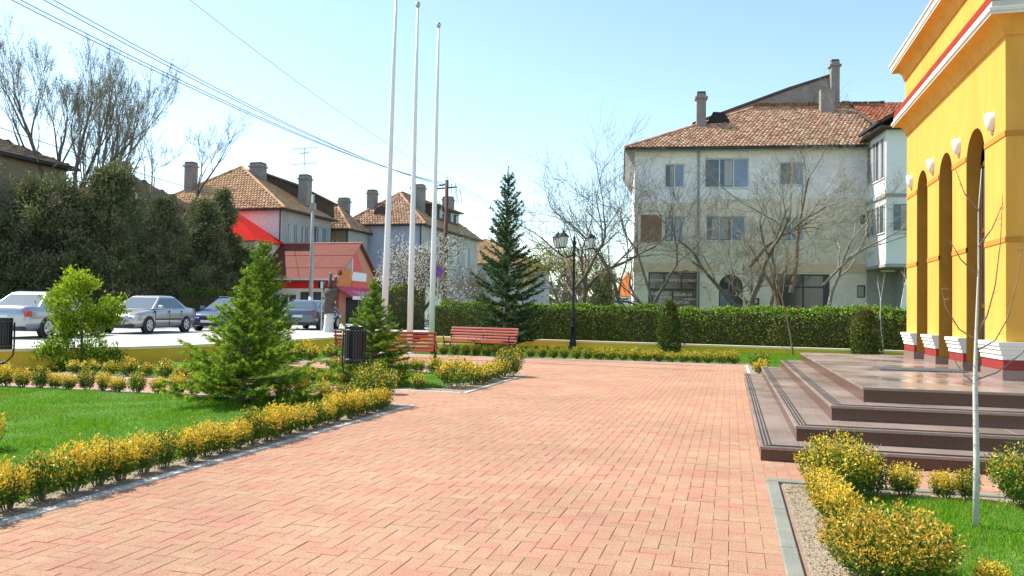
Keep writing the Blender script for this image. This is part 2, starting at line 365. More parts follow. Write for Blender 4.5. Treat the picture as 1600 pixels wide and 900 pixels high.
# ================================================================== SETTING
mb = MB(); mb.quad((-900, -300, -.12), (900, -300, -.12), (900, 1500, -.12), (-900, 1500, -.12))
tag(mb.build('ground', m_ground), kind='structure')

def wallx(y): return 32.3 - (y + 7) * 0.154          # front line of the far garden wall (y as a function of x)
# raised street level beyond the garden walls
mb = MB(); zt = .40
mb.add([(-30.5, -60, zt), (-19, -60, zt), (-19, 5, zt), (-16.2, 14.0, zt), (-13.8, 18.5, zt), (-13.8, 34, zt), (-13.8, 62, zt), (-13.8, 150, zt), (-30.5, 150, zt)], [tuple(range(9))])
tag(mb.build('street', m_street), kind='structure')
mb = MB(); z2 = .246
mb.add([(-13.8, wallx(-13.8) + .05, z2), (60, wallx(60) + .05, z2), (60, 150, z2), (-13.8, 150, z2)], [(0, 1, 2, 3)])
mb.add([(-120, -60, z2 + .2), (-30.5, -60, z2 + .2), (-30.5, 150, z2 + .2), (-120, 150, z2 + .2), (-30.5, -60, z2 - .3), (-30.5, 150, z2 - .3)], [(0, 1, 2, 3), (1, 4, 5, 2)])
tag(mb.build('verge', m_turf), kind='structure')
mb = MB()
mb.box(-30.5, -30.3, -20, 140, .1, .50)
tag(mb.build('street_kerb', m_kerb), kind='structure')

# --- paved plaza: every paver its own stone
def xl(y): return -4.57 if y < 11.3 else (-13.4 if y < 13.3 else (-4.43 if y < 17.55 else -10.9))
def xr(y): return .30 if y < 7.43 else (7.5 if y < 8.38 else (.285 if y < 18.7 else .42))
mb = MB()
for a, b, c, d in ((-13.4, 7.5, 1.2, 24.0),): mb.quad((a, c, -.007), (b, c, -.007), (b, d, -.007), (a, d, -.007))
plaza = tag(mb.build('plaza', m_joint), kind='structure')
cells = []; Q = .105
def in_plaza(x, y): return 2.2 < y < 24.0 and xl(y) < x < xr(y)
nx0, nx1, ny0, ny1 = int(-13.6 / Q), int(7.6 / Q), int(2.2 / Q), int(24.0 / Q)
for j in range(ny0 - 1, ny1 + 1):                           # herringbone of 105 x 210 mm stones, cut to half stones along the edges
    for i in range(nx0, nx1 + 1):
        k = (i - j) % 4; x, y = i * Q, j * Q; c = lambda a, b: in_plaza((a + .5) * Q, (b + .5) * Q)
        if k in (0, 3):
            a, b = (i, j), ((i + 1, j) if k == 0 else (i, j + 1)); ia, ib = c(*a), c(*b)
            if ia and ib: cells.append((x, y, Q * 2 if k == 0 else Q, Q if k == 0 else Q * 2))
            elif ia: cells.append((x, y, Q, Q))
            elif ib: cells.append((b[0] * Q, b[1] * Q, Q, Q))
def in_frame(x, y):
    q = Vector((x, y, -CAM_H)); k = q.dot(ff)
    return k > .5 and abs(q.dot(rr) / k) < .645 and abs(q.dot(uu) / k) < .362
order = sorted(range(len(cells)), key=lambda i: (cells[i][0] ** 2 + cells[i][1] ** 2) if in_frame(cells[i][0] + cells[i][2] / 2, cells[i][1] + .1) else 1e6 + i)
near = set(order[:300]); pm = {}
g = .0012; mbf = MB()
for i, (x, y, w, h) in enumerate(cells):
    dz = R.choice([-.0015, 0, 0, 0, .001, .0015]); x += R.uniform(-.0006, .0006)
    if i in near:
        key = (round(w, 2), round(h, 2))
        if key not in pm: o = pm[key] = MB().cbox(-w / 2 + g, w / 2 - g, -h / 2 + g, h / 2 - g, -.06, 0, .002, .0025).build('paver', m_paver)
        else: o = link(pm[key].copy())
        o.parent = plaza; o.location = (x + w / 2, y + h / 2, dz)
    else: mbf.cbox(x + g, x + w - g, y + g, y + h - g, -.06, dz, .002, .0025)
tag(mbf.build('paver_field', m_paver_f, plaza), kind='stuff')

# --- planting beds: soil sheets, turf sheets, kerb stones
def sheet(name, m, rects, z):
    mb = MB()
    for a, b, c, d in rects: mb.quad((a, c, z), (b, c, z), (b, d, z), (a, d, z))
    return tag(mb.build(name, m), kind='structure')
sheet('soil_bed', m_soil, [(-13.6, -4.67, .4, 11.36), (-13.6, -4.53, 13.42, 17.48), (-13.6, -10.98, 17.48, 33.4), (-10.98, 6.5, 24.1, 33.4), (.5, 12, 18.66, 24.1), (.44, 8, 1.2, 7.36)], .004)
TURF = [(-13.4, -5.02, .4, 10.98), (-13.4, -5.2, 13.9, 17.2), (-13.4, -11.3, 17.2, 32.0), (-10.9, 6.3, 24.7, 31.6), (.9, 12, 18.8, 24.1), (.84, 8, 1.2, 7.0)]
sheet('lawn', m_turf, TURF, .014)
kerb = tag(bpy.data.objects.new('garden_kerb', None), kind='structure'); link(kerb)
def kerbline(x0, y0, x1, y1, w, m, zt=.012, seg=1.0, off=1):
    n = max(1, round(math.hypot(x1 - x0, y1 - y0) / seg)); L = math.hypot(x1 - x0, y1 - y0) / n; a = atan2(y1 - y0, x1 - x0)
    base = MB().cbox(.003, L - .003, min(0, off * w), max(0, off * w), -.06, 0, .008, .008).build('kerb_stone', m, kerb)
    for i in range(n):
        o = base if i == 0 else link(base.copy()); o.parent = kerb
        o.location = (x0 + cos(a) * L * i, y0 + sin(a) * L * i, zt + R.uniform(-.002, .002)); o.rotation_euler = (0, 0, a)
kerbline(-4.572, 1.2, -4.572, 11.32, .10, m_kerb)
kerbline(-4.69, 11.32, -13.5, 11.32, .08, m_kerb, off=1)
kerbline(-4.432, 13.33, -4.432, 17.5, .09, m_kerb)
kerbline(-13.5, 13.33, -4.54, 13.33, .08, m_kerb)
kerbline(-4.54, 17.56, -10.9, 17.56, .08, m_kerb)
kerbline(-10.9, 17.6, -10.9, 24.0, .08, m_kerb)
kerbline(-10.9, 24.01, .42, 24.01, .08, m_kerb)
kerbline(.5, 18.75, .5, 24.0, .08, m_kerb)
kerbline(.41, 1.2, .41, 7.30, .10, m_kerbd, zt=.02)
kerbline(.305, 7.31, 7.5, 7.31, .11, m_kerbd, zt=.02)

# clods and crumbs on bare soil
def crumbs(name, boxes, m):
    V = []
    for (a, b, c, d, n, s) in boxes:
        P = np.stack([rng.uniform(a, b, n), rng.uniform(c, d, n), np.full(n, .004)], 1)
        sz = (s * rng.uniform(.4, 1.3, n))[:, None]
        for dx, dy_ in (((1, 0), (-.5, .9)), ((-.5, .9), (-.5, -.9)), ((-.5, -.9), (1, 0))):
            jit = rng.uniform(.6, 1.4, (n, 1))
            A = P + np.concatenate([sz * dx[0], sz * dx[1] * jit, 0 * sz], 1); B = P + np.concatenate([sz * dy_[0], sz * dy_[1] * jit, 0 * sz], 1)
            T = P + np.concatenate([sz * .1, sz * .1, sz * .9], 1)
            V.append(np.stack([A, B, T], 1))
    return tag(npmesh(name, np.concatenate(V), 3, m), kind='stuff')
crumbs('soil_crumbs', [(.46, 1.05, 3.5, 7.28, 3600, .007), (-5.4, -4.7, 3.2, 11.3, 3600, .008), (-5.2, -4.55, 13.5, 17.4, 800, .010), (1.0, 6, 7.0, 7.28, 900, .007)], m_soil)

def grass(name, regs):
    V = []; MI = []
    for (a, b, c, d, dens, h, w) in regs:
        n = int((b - a) * (d - c) * dens)
        P = np.stack([rng.uniform(a, b, n), rng.uniform(c, d, n), np.full(n, .012)], 1)
        clump = .75 + .35 * np.sin(P[:, 0] * 3.1 + 1.3 * np.sin(P[:, 1] * 2.3)) * np.sin(P[:, 1] * 2.7 + 1.1 * np.sin(P[:, 0] * 1.9))
        hh = h * clump * rng.uniform(.55, 1.35, n)
        dr = rng.normal(size=(n, 3)) * .42; dr[:, 2] = 1
        V.append(needles(P, dr, hh, (w * rng.uniform(.7, 1.3, n))[:, None]))
        dry = np.clip(.5 + .5 * np.sin(P[:, 0] * 1.7 + 2 * np.sin(P[:, 1] * 1.1)) * np.sin(P[:, 1] * 1.3 + P[:, 0] * .7), 0, 1) ** 3
        MI.append((rng.uniform(0, 1, n) < .05 + .38 * dry).astype(int))
    return tag(npmesh(name, np.concatenate(V), 3, [m_grass, m_grassd], np.concatenate(MI)), kind='stuff')
grass('grass', [(.80, 5.5, 4.2, 7.06, 7000, .05, .006), (-9.5, -4.98, 4.3, 8, 3800, .046, .007), (-13.4, -4.98, 8, 11.02, 2800, .046, .008),
                (-13.4, -5.2, 13.9, 17.2, 1300, .05, .010), (-13.4, -11.3, 17.2, 25, 900, .055, .013), (-10.9, 6.3, 24.6, 32, 950, .06, .014), (.9, 9, 18.8, 24.1, 900, .055, .013)])

# --- low yellow garden walls
def polywall(name, label, pts, th_, h, z0=-.05, cap=.075, over=.035):
    t = thing(name, label, 'wall', (pts[0][0], pts[0][1], 0))
    def ring(off):
        out = []
        for i, p in enumerate(pts):
            a = Vector(pts[max(i - 1, 0)]); b = Vector(pts[min(i + 1, len(pts) - 1)])
            d = (b - a).normalized(); out.append((p[0] - d.y * off - pts[0][0], p[1] + d.x * off - pts[0][1]))
        return out
    def strip(mb, o1, o2, za, zb):
        A, B = ring(o1), ring(o2)
        for i in range(len(pts) - 1):
            vs = [(A[i][0], A[i][1], za), (A[i + 1][0], A[i + 1][1], za), (B[i + 1][0], B[i + 1][1], za), (B[i][0], B[i][1], za)]
            mb.add(vs + [(x, y, zb) for x, y, _ in vs], [(3, 2, 1, 0), (4, 5, 6, 7), (0, 1, 5, 4), (1, 2, 6, 5), (2, 3, 7, 6), (3, 0, 4, 7)])
    a = MB(); strip(a, 0, th_, z0, h - cap); a.build('wall_body', m_wallyel, t)
    b = MB(); strip(b, -over, th_ + over, h - cap + .001, h); b.build('wall_cap', m_cream, t)
    return t
arc = [(-20.5, 10.2), (-18, 12.35), (-16.2, 13.9), (-15.1, 15.2), (-14.3, 16.6), (-13.8, 18.2), (-13.65, 20), (-13.65, 26), (-13.65, 33.2)]
polywall('garden_wall', 'low yellow garden wall with cream coping curving along the street by the parked cars', arc, .28, .43)
polywall('garden_wall', 'low ochre garden wall with cream coping in front of the long hedge', [(-13.3, wallx(-13.3)), (0, wallx(0)), (12, wallx(12))], .26, .29)

# ================================================================== YELLOW BUILDING (world-aligned, facade looks to -X)
PZ = .64
yb = thing('town_hall', 'yellow rendered building with tall arched openings, white mouldings and a double cornice', 'building', (3.5, 18.05, PZ), -pi / 2)
UL = 6.16; ARC = [(.93, 1.81), (2.64, 3.52), (4.33, 5.26)]; DEP = .2; SP = 3.17; TOP = 5.6
mb = MB(); ed = [0] + [e for a in ARC for e in a] + [UL]
for i in range(0, len(ed), 2): mb.quad((ed[i], 0, 0), (ed[i + 1], 0, 0), (ed[i + 1], 0, TOP), (ed[i], 0, TOP))
for a, b in ARC:
    c, r = (a + b) / 2, (b - a) / 2; K = 20
    pa = [(c - r * cos(pi * k / K), SP + r * sin(pi * k / K)) for k in range(K + 1)]
    for k in range(K):
        (x0, z0), (x1, z1) = pa[k], pa[k + 1]
        mb.quad((x0, 0, z0), (x1, 0, z1), (x1, 0, TOP), (x0, 0, TOP))
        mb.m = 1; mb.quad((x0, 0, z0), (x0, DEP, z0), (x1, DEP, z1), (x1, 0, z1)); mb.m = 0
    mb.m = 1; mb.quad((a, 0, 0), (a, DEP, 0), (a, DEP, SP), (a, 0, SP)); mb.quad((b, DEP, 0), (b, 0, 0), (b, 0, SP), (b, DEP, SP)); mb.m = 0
mb.quad((UL, 0, 0), (UL, 9, 0), (UL, 9, TOP), (UL, 0, TOP)); mb.quad((0, 9, 0), (0, 0, 0), (0, 0, TOP), (0, 9, TOP))
mb.quad((UL, 9, 0), (0, 9, 0), (0, 9, TOP), (UL, 9, TOP)); mb.quad((0, 0, TOP), (UL, 0, TOP), (UL, 9, TOP), (0, 9, TOP))
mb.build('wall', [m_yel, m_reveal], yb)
for a, b in ARC:                                            # dark framed glazed doors set back in each arch
    c, r = (a + b) / 2, (b - a) / 2; K = 16; y0 = DEP - .002
    poly = [(a, 0), (b, 0)] + [(c + r * cos(pi * k / K), SP + r * sin(pi * k / K)) for k in range(K + 1)]
    d = MB(); d.add([(x, y0 + .05, z) for x, z in poly], [tuple(range(len(poly)))]); d.build('door', m_doorw, yb)
    dr = d
    f = MB()
    for x in (a + .03, c, b - .03): f.box(x - .03, x + .03, y0, y0 + .045, .02, SP)
    for z in (.05, 1.0, 2.15, SP): f.box(a + .06, b - .06, y0 + .004, y0 + .041, z - .035, z + .035)
    f.build('door_frame', m_doorw, yb)
    p = MB()
    for x0, x1 in ((a + .06, c - .03), (c + .03, b - .06)):
        for z0, z1 in ((.085, .965), (1.035, 2.115), (2.185, SP - .035)): p.box(x0, x1, y0 + .02, y0 + .03, z0, z1)
    p.build('door_pane', m_pane, yb)
    for z in (.95, 2.6): h = MB(); h.box(b - .16, b - .11, y0 - .045, y0 - .001, z - .09, z + .09); h.build('door_fitting', m_black, yb)
for i in range(0, len(ed), 2):                              # pier bases and bands
    a, b = ed[i], ed[i + 1]; last = b == UL
    y9 = 9.0 if last else DEP - .01
    q = MB(); q.box(a - (0 if i == 0 else .010), b + (.055 if last else .010), -.055, y9, 0, .135); q.build('plinth', m_grand, yb)
    def front(mb, o, z0, z1):
        mb.box(a, b + (o if last else 0), -o, -.001, z0, z1)
        if last: mb.box(b + .001, b + o, -.0005, 9.0, z0, z1)
    q = MB(); front(q, .045, .136, .27); q.build('red_band', m_redp, yb)
    q = MB()
    for z0, z1, o in ((.271, .34, .06), (.34, .405, .08), (.405, .455, .10), (.455, .505, .118)): front(q, o, z0, z1)
    q.build('base_moulding', m_whitestone, yb)
    for z in (1.86, 3.27):
        q = MB()
        if last: q.box(a, b + .012, -.012, 9.0, z - .035, z + .035)
        else: q.box(a, b, -.012, .02, z - .035, z + .035)
        q.build('string_course', m_yelband, yb)
def cornice(name, prof, m):
    mb = MB()
    for (o0, z0), (o1, z1) in zip(prof[:-1], prof[1:]):
        P0 = [(-o0, 9 , z0), (-o0, -o0, z0), (UL + o0, -o0, z0), (UL + o0, 9, z0)]
        P1 = [(-o1, 9 , z1), (-o1, -o1, z1), (UL + o1, -o1, z1), (UL + o1, 9, z1)]
        for k in range(3): mb.add([P0[k], P0[k + 1], P1[k + 1], P1[k]], [(0, 1, 2, 3)])
    return mb.build(name, m, yb)
cv = lambda o0, z0, o1, z1, n=6: [(o0 + (o1 - o0) * (1 - cos(pi / 2 * k / n)), z0 + (z1 - z0) * sin(pi / 2 * k / n)) for k in range(n + 1)]
cornice('lower_cornice_cove', [(.004, 4.57), (.03, 4.585), (.03, 4.63)] + cv(.04, 4.64, .23, 4.80), m_yel)
cornice('lower_cornice_fillet', [(.23, 4.80), (.235, 4.80), (.235, 4.83), (.25, 4.837), (.26, 4.84), (.26, 4.885), (.25, 4.89)], m_whitestone)
cornice('lower_cornice_top', [(.25, 4.89), (.225, 4.90), (.215, 4.985)], m_cornst)
cornice('cornice_flashing', [(.215, 4.985), (.222, 4.987), (.20, 5.12), (.03, 5.19), (.004, 5.19)], m_redfl)
cornice('frieze', [(.03, 5.19), (.03, 5.72)], m_yel)
cornice('upper_cornice_cove', [(.03, 5.72), (.055, 5.725), (.055, 5.77)] + cv(.065, 5.78, .25, 5.95), m_yel)
cornice('upper_cornice_fillet', [(.25, 5.95), (.257, 5.95), (.257, 5.98), (.27, 5.99), (.285, 6.08), (.295, 6.085), (.30, 6.09), (.30, 6.135), (.0, 6.24)], m_cornst)
mb = MB(); mb.box(-.02, UL + .02, -.02, 9, 5.62, 6.22); mb.build('roof_slab', m_chim, yb)
LMP = ['nearest to the birch sapling', 'between the first and second arch', 'between the second and third arch', 'beyond the third arch']
for k, u in enumerate((5.62, 3.93, 2.22, .46)):
    # half-bowl wall light: part of the facade fittings but a thing that could be lifted off
    sc = thing('wall_lamp', 'white half-bowl wall lamp on the yellow facade, ' + ['nearest the building corner', 'between the nearest and middle arch', 'between the middle and farthest arch', 'beyond the farthest arch'][k],
               'lamp', (3.5, 18.05 - u, PZ), -pi / 2, 'wall lamps along the yellow facade')
    b = MB(); n = 10; vs = []; fs = []
    prof = [(.02, 3.41), (.058, 3.435), (.084, 3.49), (.098, 3.57), (.10, 3.66)]
    for r, z in prof:
        for q in range(n + 1): t = pi * q / n; vs.append((r * cos(t), -.002 - r * 1.05 * sin(t), z))
    for j in range(len(prof) - 1):
        for q in range(n): fs.append((j * (n + 1) + q, j * (n + 1) + q + 1, (j + 1) * (n + 1) + q + 1, (j + 1) * (n + 1) + q))
    fs.append(tuple((len(prof) - 1) * (n + 1) + q for q in range(n + 1))); fs.append(tuple(range(n, -1, -1)))
    b.add(vs, fs); b.build('lamp_shade', m_glassw, sc, True)
    b = MB(); b.box(-.04, .04, -.015, -.001, 3.37, 3.64); b.build('back_plate', m_steel, sc)

# ================================================================== ENTRANCE STEPS
st = thing('entrance_steps', 'brown polished granite steps and landing leading to the yellow building', 'steps', (.29, 8.38, 0))
LV = [(.29, 8.38, .145), (.66, 8.85, .305), (1.07, 9.45, .47), (1.47, 9.95, .64)]; YB = 18.68; XR = 11.0
for k, (x, y, z) in enumerate(LV):
    zb = 0 if k == 0 else LV[k - 1][2]
    mb = MB(); mb.box(x + .012 - .29, XR - .29, y + .012 - 8.38, YB - .02 * k - 8.38, zb - (.05 if k == 0 else .012), z - .032); mb.build('riser', m_granr, st)
    def slab(x0, x1, y0, y1):
        q = MB(); q.cbox(x0 - .29 + .002, x1 - .29 - .002, y0 - 8.38 + .002, y1 - 8.38 - .002, z - .031, z, .004, .004); q.build('tread_slab' if k < 3 else 'landing_slab', m_gran, st)
    if k < 3:
        nx, ny, _ = LV[k + 1]
        n = 7
        for i in range(n):
            slab(x, nx + .03, y + (YB - .02 * k - y) * i / n, y + (YB - .02 * k - y) * (i + 1) / n)
        n = 6
        for i in range(n):
            a, b = nx + .03 + (XR - nx - .03) * i / n, nx + .03 + (XR - nx - .03) * (i + 1) / n
            slab(a, b, y, ny + .03)
        q = MB()
        for o in (.035, .07, .105):
            q.box(x + o - .29, x + o + .016 - .29, y + o - 8.38, YB - .03 - .02 * k - 8.38, z + .0005, z + .003)
            q.box(x + o + .016 - .29, XR - .29, y + o - 8.38, y + o + .016 - 8.38, z + .0005, z + .003)
        q.build('grip_strip', m_groove, st)
    else:
        for i in range(7):
            for j in range(8):
                a, b = x + (XR - x) * i / 7, x + (XR - x) * (i + 1) / 7; c, d = y + (YB - .06 - y) * j / 8, y + (YB - .06 - y) * (j + 1) / 8
                slab(a, b, c, d)
mb = MB(); mb.cbox(-.6, .6, -.32, .32, 0, .018, .01, .01); mt = mb.build('door_mat', m_mat); mt.location = (2.8, 13.55, PZ + .001)
tag(mt, 'grey-blue door mat lying on the granite landing before the arches', 'mat')

# ================================================================== SHRUBS
def euonymus(h, r, shoots, per, gold, size, m2=None, label='x', seed=0):
    g_ = np.random.default_rng(seed)
    root = thing('euonymus_bush', label, 'shrub')
    rad = np.sqrt(g_.uniform(0, 1, shoots)); an = g_.uniform(0, 2 * pi, shoots)
    top = h * (.42 + .58 * np.sqrt(1 - .85 * rad ** 2)) * g_.uniform(.72, 1.08, shoots)
    tip = np.stack([r * rad * np.cos(an), r * rad * np.sin(an), top], 1)
    base = tip * np.array([.3, .3, 0]); base[:, 2] = 0
    t = g_.uniform(.12, 1.0, (shoots, per)) ** .8
    bow = np.sin(t * pi) * .12 * r
    P = base[:, None] + (tip - base)[:, None] * t[..., None]
    P[..., 0] += bow * np.cos(an)[:, None]; P[..., 1] += bow * np.sin(an)[:, None]
    P = P.reshape(-1, 3) + g_.normal(size=(shoots * per, 3)) * size * .55; tt = t.ravel()
    P[:, 2] = np.maximum(P[:, 2], .012)
    ax = np.repeat(unit(tip - base), per, 0) * .55 + g_.normal(size=P.shape) * .6; ax[:, 2] += .15
    shootgold = np.repeat(g_.uniform(.45, 1.4, shoots), per)
    pg = np.clip((tt - .42) * 1.9, 0, 1) * gold * shootgold
    mi = (g_.uniform(0, 1, len(P)) < pg).astype(int)
    V = leafquads(P, ax, size * g_.uniform(.7, 1.35, len(P)), size * .52)
    npmesh('foliage', V, 4, [m_lg, m2 or m_lgold], mi, root)
    mb = MB()
    for i in range(0, min(shoots, 14)): mb.tube([base[i], (base[i] + tip[i]) / 2 + np.array([cos(an[i]), sin(an[i]), 0]) * .1 * r, base[i] * .1 + tip[i] * .9], [.006, .004, .002], 3)
    mb.build('stem', m_bark, root)
    return root
protoS = [euonymus(.37, .165, 115, 19, 1.15, .027, seed=k) for k in range(3)]                # small golden
protoD = [euonymus(.37, .175, 115, 19, .50, .027, seed=k + 10) for k in range(2)]           # small green
protoF = [euonymus(.34, .20, 60, 13, .75, .045, seed=k + 20) for k in range(2)]           # for farther rows
usedp = set()
def bush(p, x, y, s, label, group=None, sz=None, ln=0):
    first = p.name not in usedp; usedp.add(p.name)
    o = place(p, first, (x, y, .005), R.uniform(0, 6.28), (s * R.uniform(.9, 1.1), s * R.uniform(.9, 1.1), s * (sz or R.uniform(.85, 1.15))), label, group)
    o.rotation_euler.x = R.uniform(-.06, .06); o.rotation_euler.y = R.uniform(-.06, .06)
    return o
GP = 'golden bushes in a row along the left path kerb'
y = 3.45; k = 0
while y < 10.75:
    bush(protoS[k % 3] if k % 5 else protoD[k % 2], -4.86 + R.uniform(-.04, .04), y, R.uniform(.80, 1.0), 'golden-tipped bush, %s from the near end of the left kerb row' % ORD[k], GP)
    y += R.uniform(.235, .30); k += 1
e1 = euonymus(.66, .36, 300, 17, .40, .032, label='round green and gold bush ending the left kerb row, right of the litter bin', seed=31); e1.location = (-5.12, 11.0, 0)
# row along the near side of the cross path, and row beyond it
k = 0; x = -5.7
while x > -13.3:
    if not (-7.5 < x < -6.9): bush(protoS[k % 3] if k % 3 else protoD[k % 2], x, 11.12 + R.uniform(-.06, .06), R.uniform(.85, 1.05), 'low bush, %s from the litter bin along the near cross path edge' % ORD[k], 'bushes on the near side of the cross path'); k += 1
    x -= R.uniform(.28, .40)
k = 0; x = -5.5
while x > -13.3:
    bush(protoF[k % 2], x, 13.72 + R.uniform(-.06, .06), R.uniform(.72, .98), 'low golden bush, %s from the plaza along the far cross path edge' % ORD[k], 'bushes on the far side of the cross path'); k += 1
    x -= R.uniform(.36, .52)
# bed beside the benches
e2 = euonymus(.60, .40, 190, 14, .8, .042, label='large rounded golden bush at the near corner of the bench bed', seed=41); e2.location = (-4.98, 14.25, 0)
e3 = euonymus(.66, .34, 190, 14, .35, .042, label='rounded mostly green bush on the far corner of the bench bed', seed=42); e3.location = (-4.72, 17.15, 0)
k = 0
for x, y in ((-4.85, 14.95), (-4.82, 15.35), (-4.8, 15.75), (-4.85, 16.15), (-4.75, 16.55)):
    bush(protoF[k % 2], x, y, R.uniform(1.0, 1.3), 'small golden bush, %s after the large rounded one along the bench bed' % ORD[k], 'small bushes along the bench bed kerb'); k += 1
k = 0
for i in range(9):
    bush(protoF[k % 2], -5.6 - i * .42, 17.1 + R.uniform(-.05, .05), R.uniform(.8, 1.1), 'low bush, %s from the plaza along the back edge of the bench bed' % ORD[k], 'bushes along the back edge of the bench bed'); k += 1
k = 0
for i in range(12):
    bush(protoF[k % 2], -11.15 + R.uniform(-.1, .1) - (i % 2) * .45, 16.0 + i * .62, R.uniform(1.1, 1.5), 'loose golden bush, %s from the near end below the street wall' % ORD[k], 'golden bushes below the street wall'); k += 1
# edging row across the far end of the plaza
k = 0; x = .1
while x > -9.6:
    p = protoF[k % 2] if x > -4.2 else protoD[k % 2]
    bush(p, x, 24.35 + R.uniform(-.05, .05), R.uniform(.9, 1.15), 'clipped edging bush, %s from the steps along the far edge of the plaza' % ORD[k], 'edging bushes along the far edge of the plaza', sz=1.0); k += 1
    x -= .36
e4 = euonymus(.55, .26, 90, 12, .25, .05, label='round green bush in the grass at the far end of the granite steps', seed=51); e4.location = (.72, 21.5, 0)
e5 = euonymus(.36, .22, 60, 11, .95, .05, label='small golden bush before the round green one at the far steps end', seed=52); e5.location = (.72, 20.6, 0)
# right-hand bed
e6 = euonymus(.50, .34, 420, 18, .68, .026, m_lgold, label='tall gold and green bush against the near corner of the granite steps', seed=61); e6.location = (.86, 7.02, 0)
e6b = euonymus(.31, .14, 60, 14, .25, .03, label='small dark green bush just right of the tall bush by the steps corner', seed=62); e6b.location = (1.13, 7.12, 0)
for q, (x, y, s, p) in enumerate(((.69, 6.55, .92, protoS[0]), (.70, 6.15, .92, protoS[1]), (.72, 5.72, .86, protoS[2]))):
    bush(p, x, y, s, 'pale golden bush, %s behind the big foreground bush along the right kerb' % ['third', 'second', 'first'][q], 'pale golden bushes along the right kerb')
e7 = euonymus(.43, .36, 620, 20, .8, .022, m_lgold2, label='large orange-gold bush in the foreground of the right lawn', seed=63); e7.location = (.84, 4.78, 0)
bush(protoS[1], 1.36, 7.12, .74, 'small golden bush between the two wide bushes in front of the lowest step')
bush(protoS[2], 1.66, 7.12, .70, 'small golden bush in front of the lowest step, left of the birch sapling')
bush(protoD[0], 1.84, 7.14, .64, 'small green bush in front of the lowest step, touching the birch sapling')
e8 = euonymus(.50, .36, 400, 18, .4, .027, label='wide green and yellow bush right of the birch sapling', seed=64); e8.location = (2.28, 6.98, 0)
bush(protoS[0], 2.62, 6.7, .8, 'golden bush at the right edge of the photo beside the wide green bush')
bush(protoS[2], 1.33, 4.72, .5, 'little bush tip at the bottom edge right of the large foreground bush')
bush(protoS[1], -7.0, 6.2, 1.0, 'lone golden bush standing in the left lawn at the picture edge')

# ================================================================== CONIFERS
def spruce(name, label, loc, h, r, whorls, nb, mats, nl, nw, tipfrac=.35, droop=.15, up=.25, dens=90, low=.04, twig=.42, seed=0, lead=.12, power=.85):
    g_ = np.random.default_rng(seed)
    root = thing(name, label, 'tree', loc)
    mb = MB(); mb.tube([(0, 0, -.05), (g_.normal() * .01, 0, h * .5), (0, 0, h)], [.03 * h ** .7, .016 * h ** .7, .004], 6); mb.build('trunk', m_bark, root)
    seg = []; wood = MB()
    for w in range(whorls):
        f = low + (1 - low - lead * .5) * (w / (whorls - 1)) ** .92
        L0 = r * (1 - f) ** power + .03 * h * .6
        n = nb if f < .75 else max(4, nb - 2)
        a0 = g_.uniform(0, 6.28)
        for b in range(n):
            a = a0 + 2 * pi * b / n + g_.normal() * .22; L = L0 * g_.uniform(.72, 1.15); z = f * h + g_.normal() * .015 * h
            el = (-droop + (up + droop + .35) * f) + g_.normal() * .07
            K = 5; pts = []
            for k in range(K + 1):
                s = k / K
                pts.append(np.array([cos(a) * L * s, sin(a) * L * s, z + L * (s * tan(el) + .22 * s * s)]))
            wood.tube([p for p in pts[::2]] + [pts[-1]], [.012 * h ** .5 * (1 - f * .6), .008 * h ** .5 * (1 - f * .6), .004, .002], 3)
            for k in range(K): seg.append((pts[k], pts[k + 1], (k + 1) / K))
            nt_ = max(3, int(L / (.07 * h ** .55)))
            for j in range(nt_):
                s = .18 + .8 * (j + g_.uniform(0, 1)) / nt_
                q = min(K - 1, int(s * K)); p = pts[q] + (pts[q + 1] - pts[q]) * (s * K - q)
                for sd in (-1, 1):
                    l = L * twig * (1 - s * .75) * g_.uniform(.6, 1.15); aa = a + sd * (.75 + g_.normal() * .15)
                    seg.append((p, p + np.array([cos(aa) * l, sin(aa) * l, l * (tan(el) * .6 + g_.normal() * .12 + .05)]), 1.0 if s > .55 else .8))
    seg.append((np.array([0, 0, h * (1 - lead)]), np.array([0, 0, h]), 1.0))
    A = np.array([s[0] for s in seg]); B = np.array([s[1] for s in seg]); tipn = np.array([s[2] for s in seg])
    ln = np.linalg.norm(B - A, axis=1); cnt = np.maximum(2, (ln * dens).astype(int)); idx = np.repeat(np.arange(len(seg)), cnt)
    t = g_.uniform(0, 1, len(idx)); P = A[idx] + (B - A)[idx] * t[:, None]
    ax = unit(B - A)[idx]; rd = unit(g_.normal(size=ax.shape)); rd -= ax * (rd * ax).sum(1, keepdims=True)
    d = ax * .75 + unit(rd) * .75; d[:, 2] += .12
    mi = ((g_.uniform(0, 1, len(idx)) < np.clip((t * tipn[idx] - .45) * 2, 0, 1) * tipfrac)).astype(int)
    npmesh('foliage', needles(P, d, nl * g_.uniform(.7, 1.2, len(idx)), nw), 3, mats, mi, root)
    wood.build('branch', m_bark, root)
    return root
YG = [m_need, m_needy]
spruce('spruce_tree', 'bushy yellow-green young spruce with a wide skirt on the left lawn', (-7.0, 10.5, 0), 2.02, 1.34, 16, 9, YG, .055, .011, .95, .10, .35, 290, seed=1, power=1.55)
spruce('spruce_tree', 'taller green spruce behind the yellow-green one, in front of the market hall roof', (-10.75, 16.8, 0), 3.05, 1.0, 24, 10, YG, .06, .014, .32, .05, .35, 190, seed=2, power=.9)
spruce('spruce_tree', 'small green spruce behind the litter bin with low spreading branches', (-6.7, 14.3, 0), 2.05, 1.05, 16, 10, YG, .06, .012, .4, .15, .25, 220, seed=3, power=1.35)
spruce('spruce_tree', 'tall dark spruce with a sparse pointed top rising above the hedge', (-8.6, 30.6, 0), 7.2, 1.9, 22, 7, [m_needd, m_needdt],   .13, .034, .3, .12, .45, 90, seed=4, twig=.32, power=1.15, lead=.14)

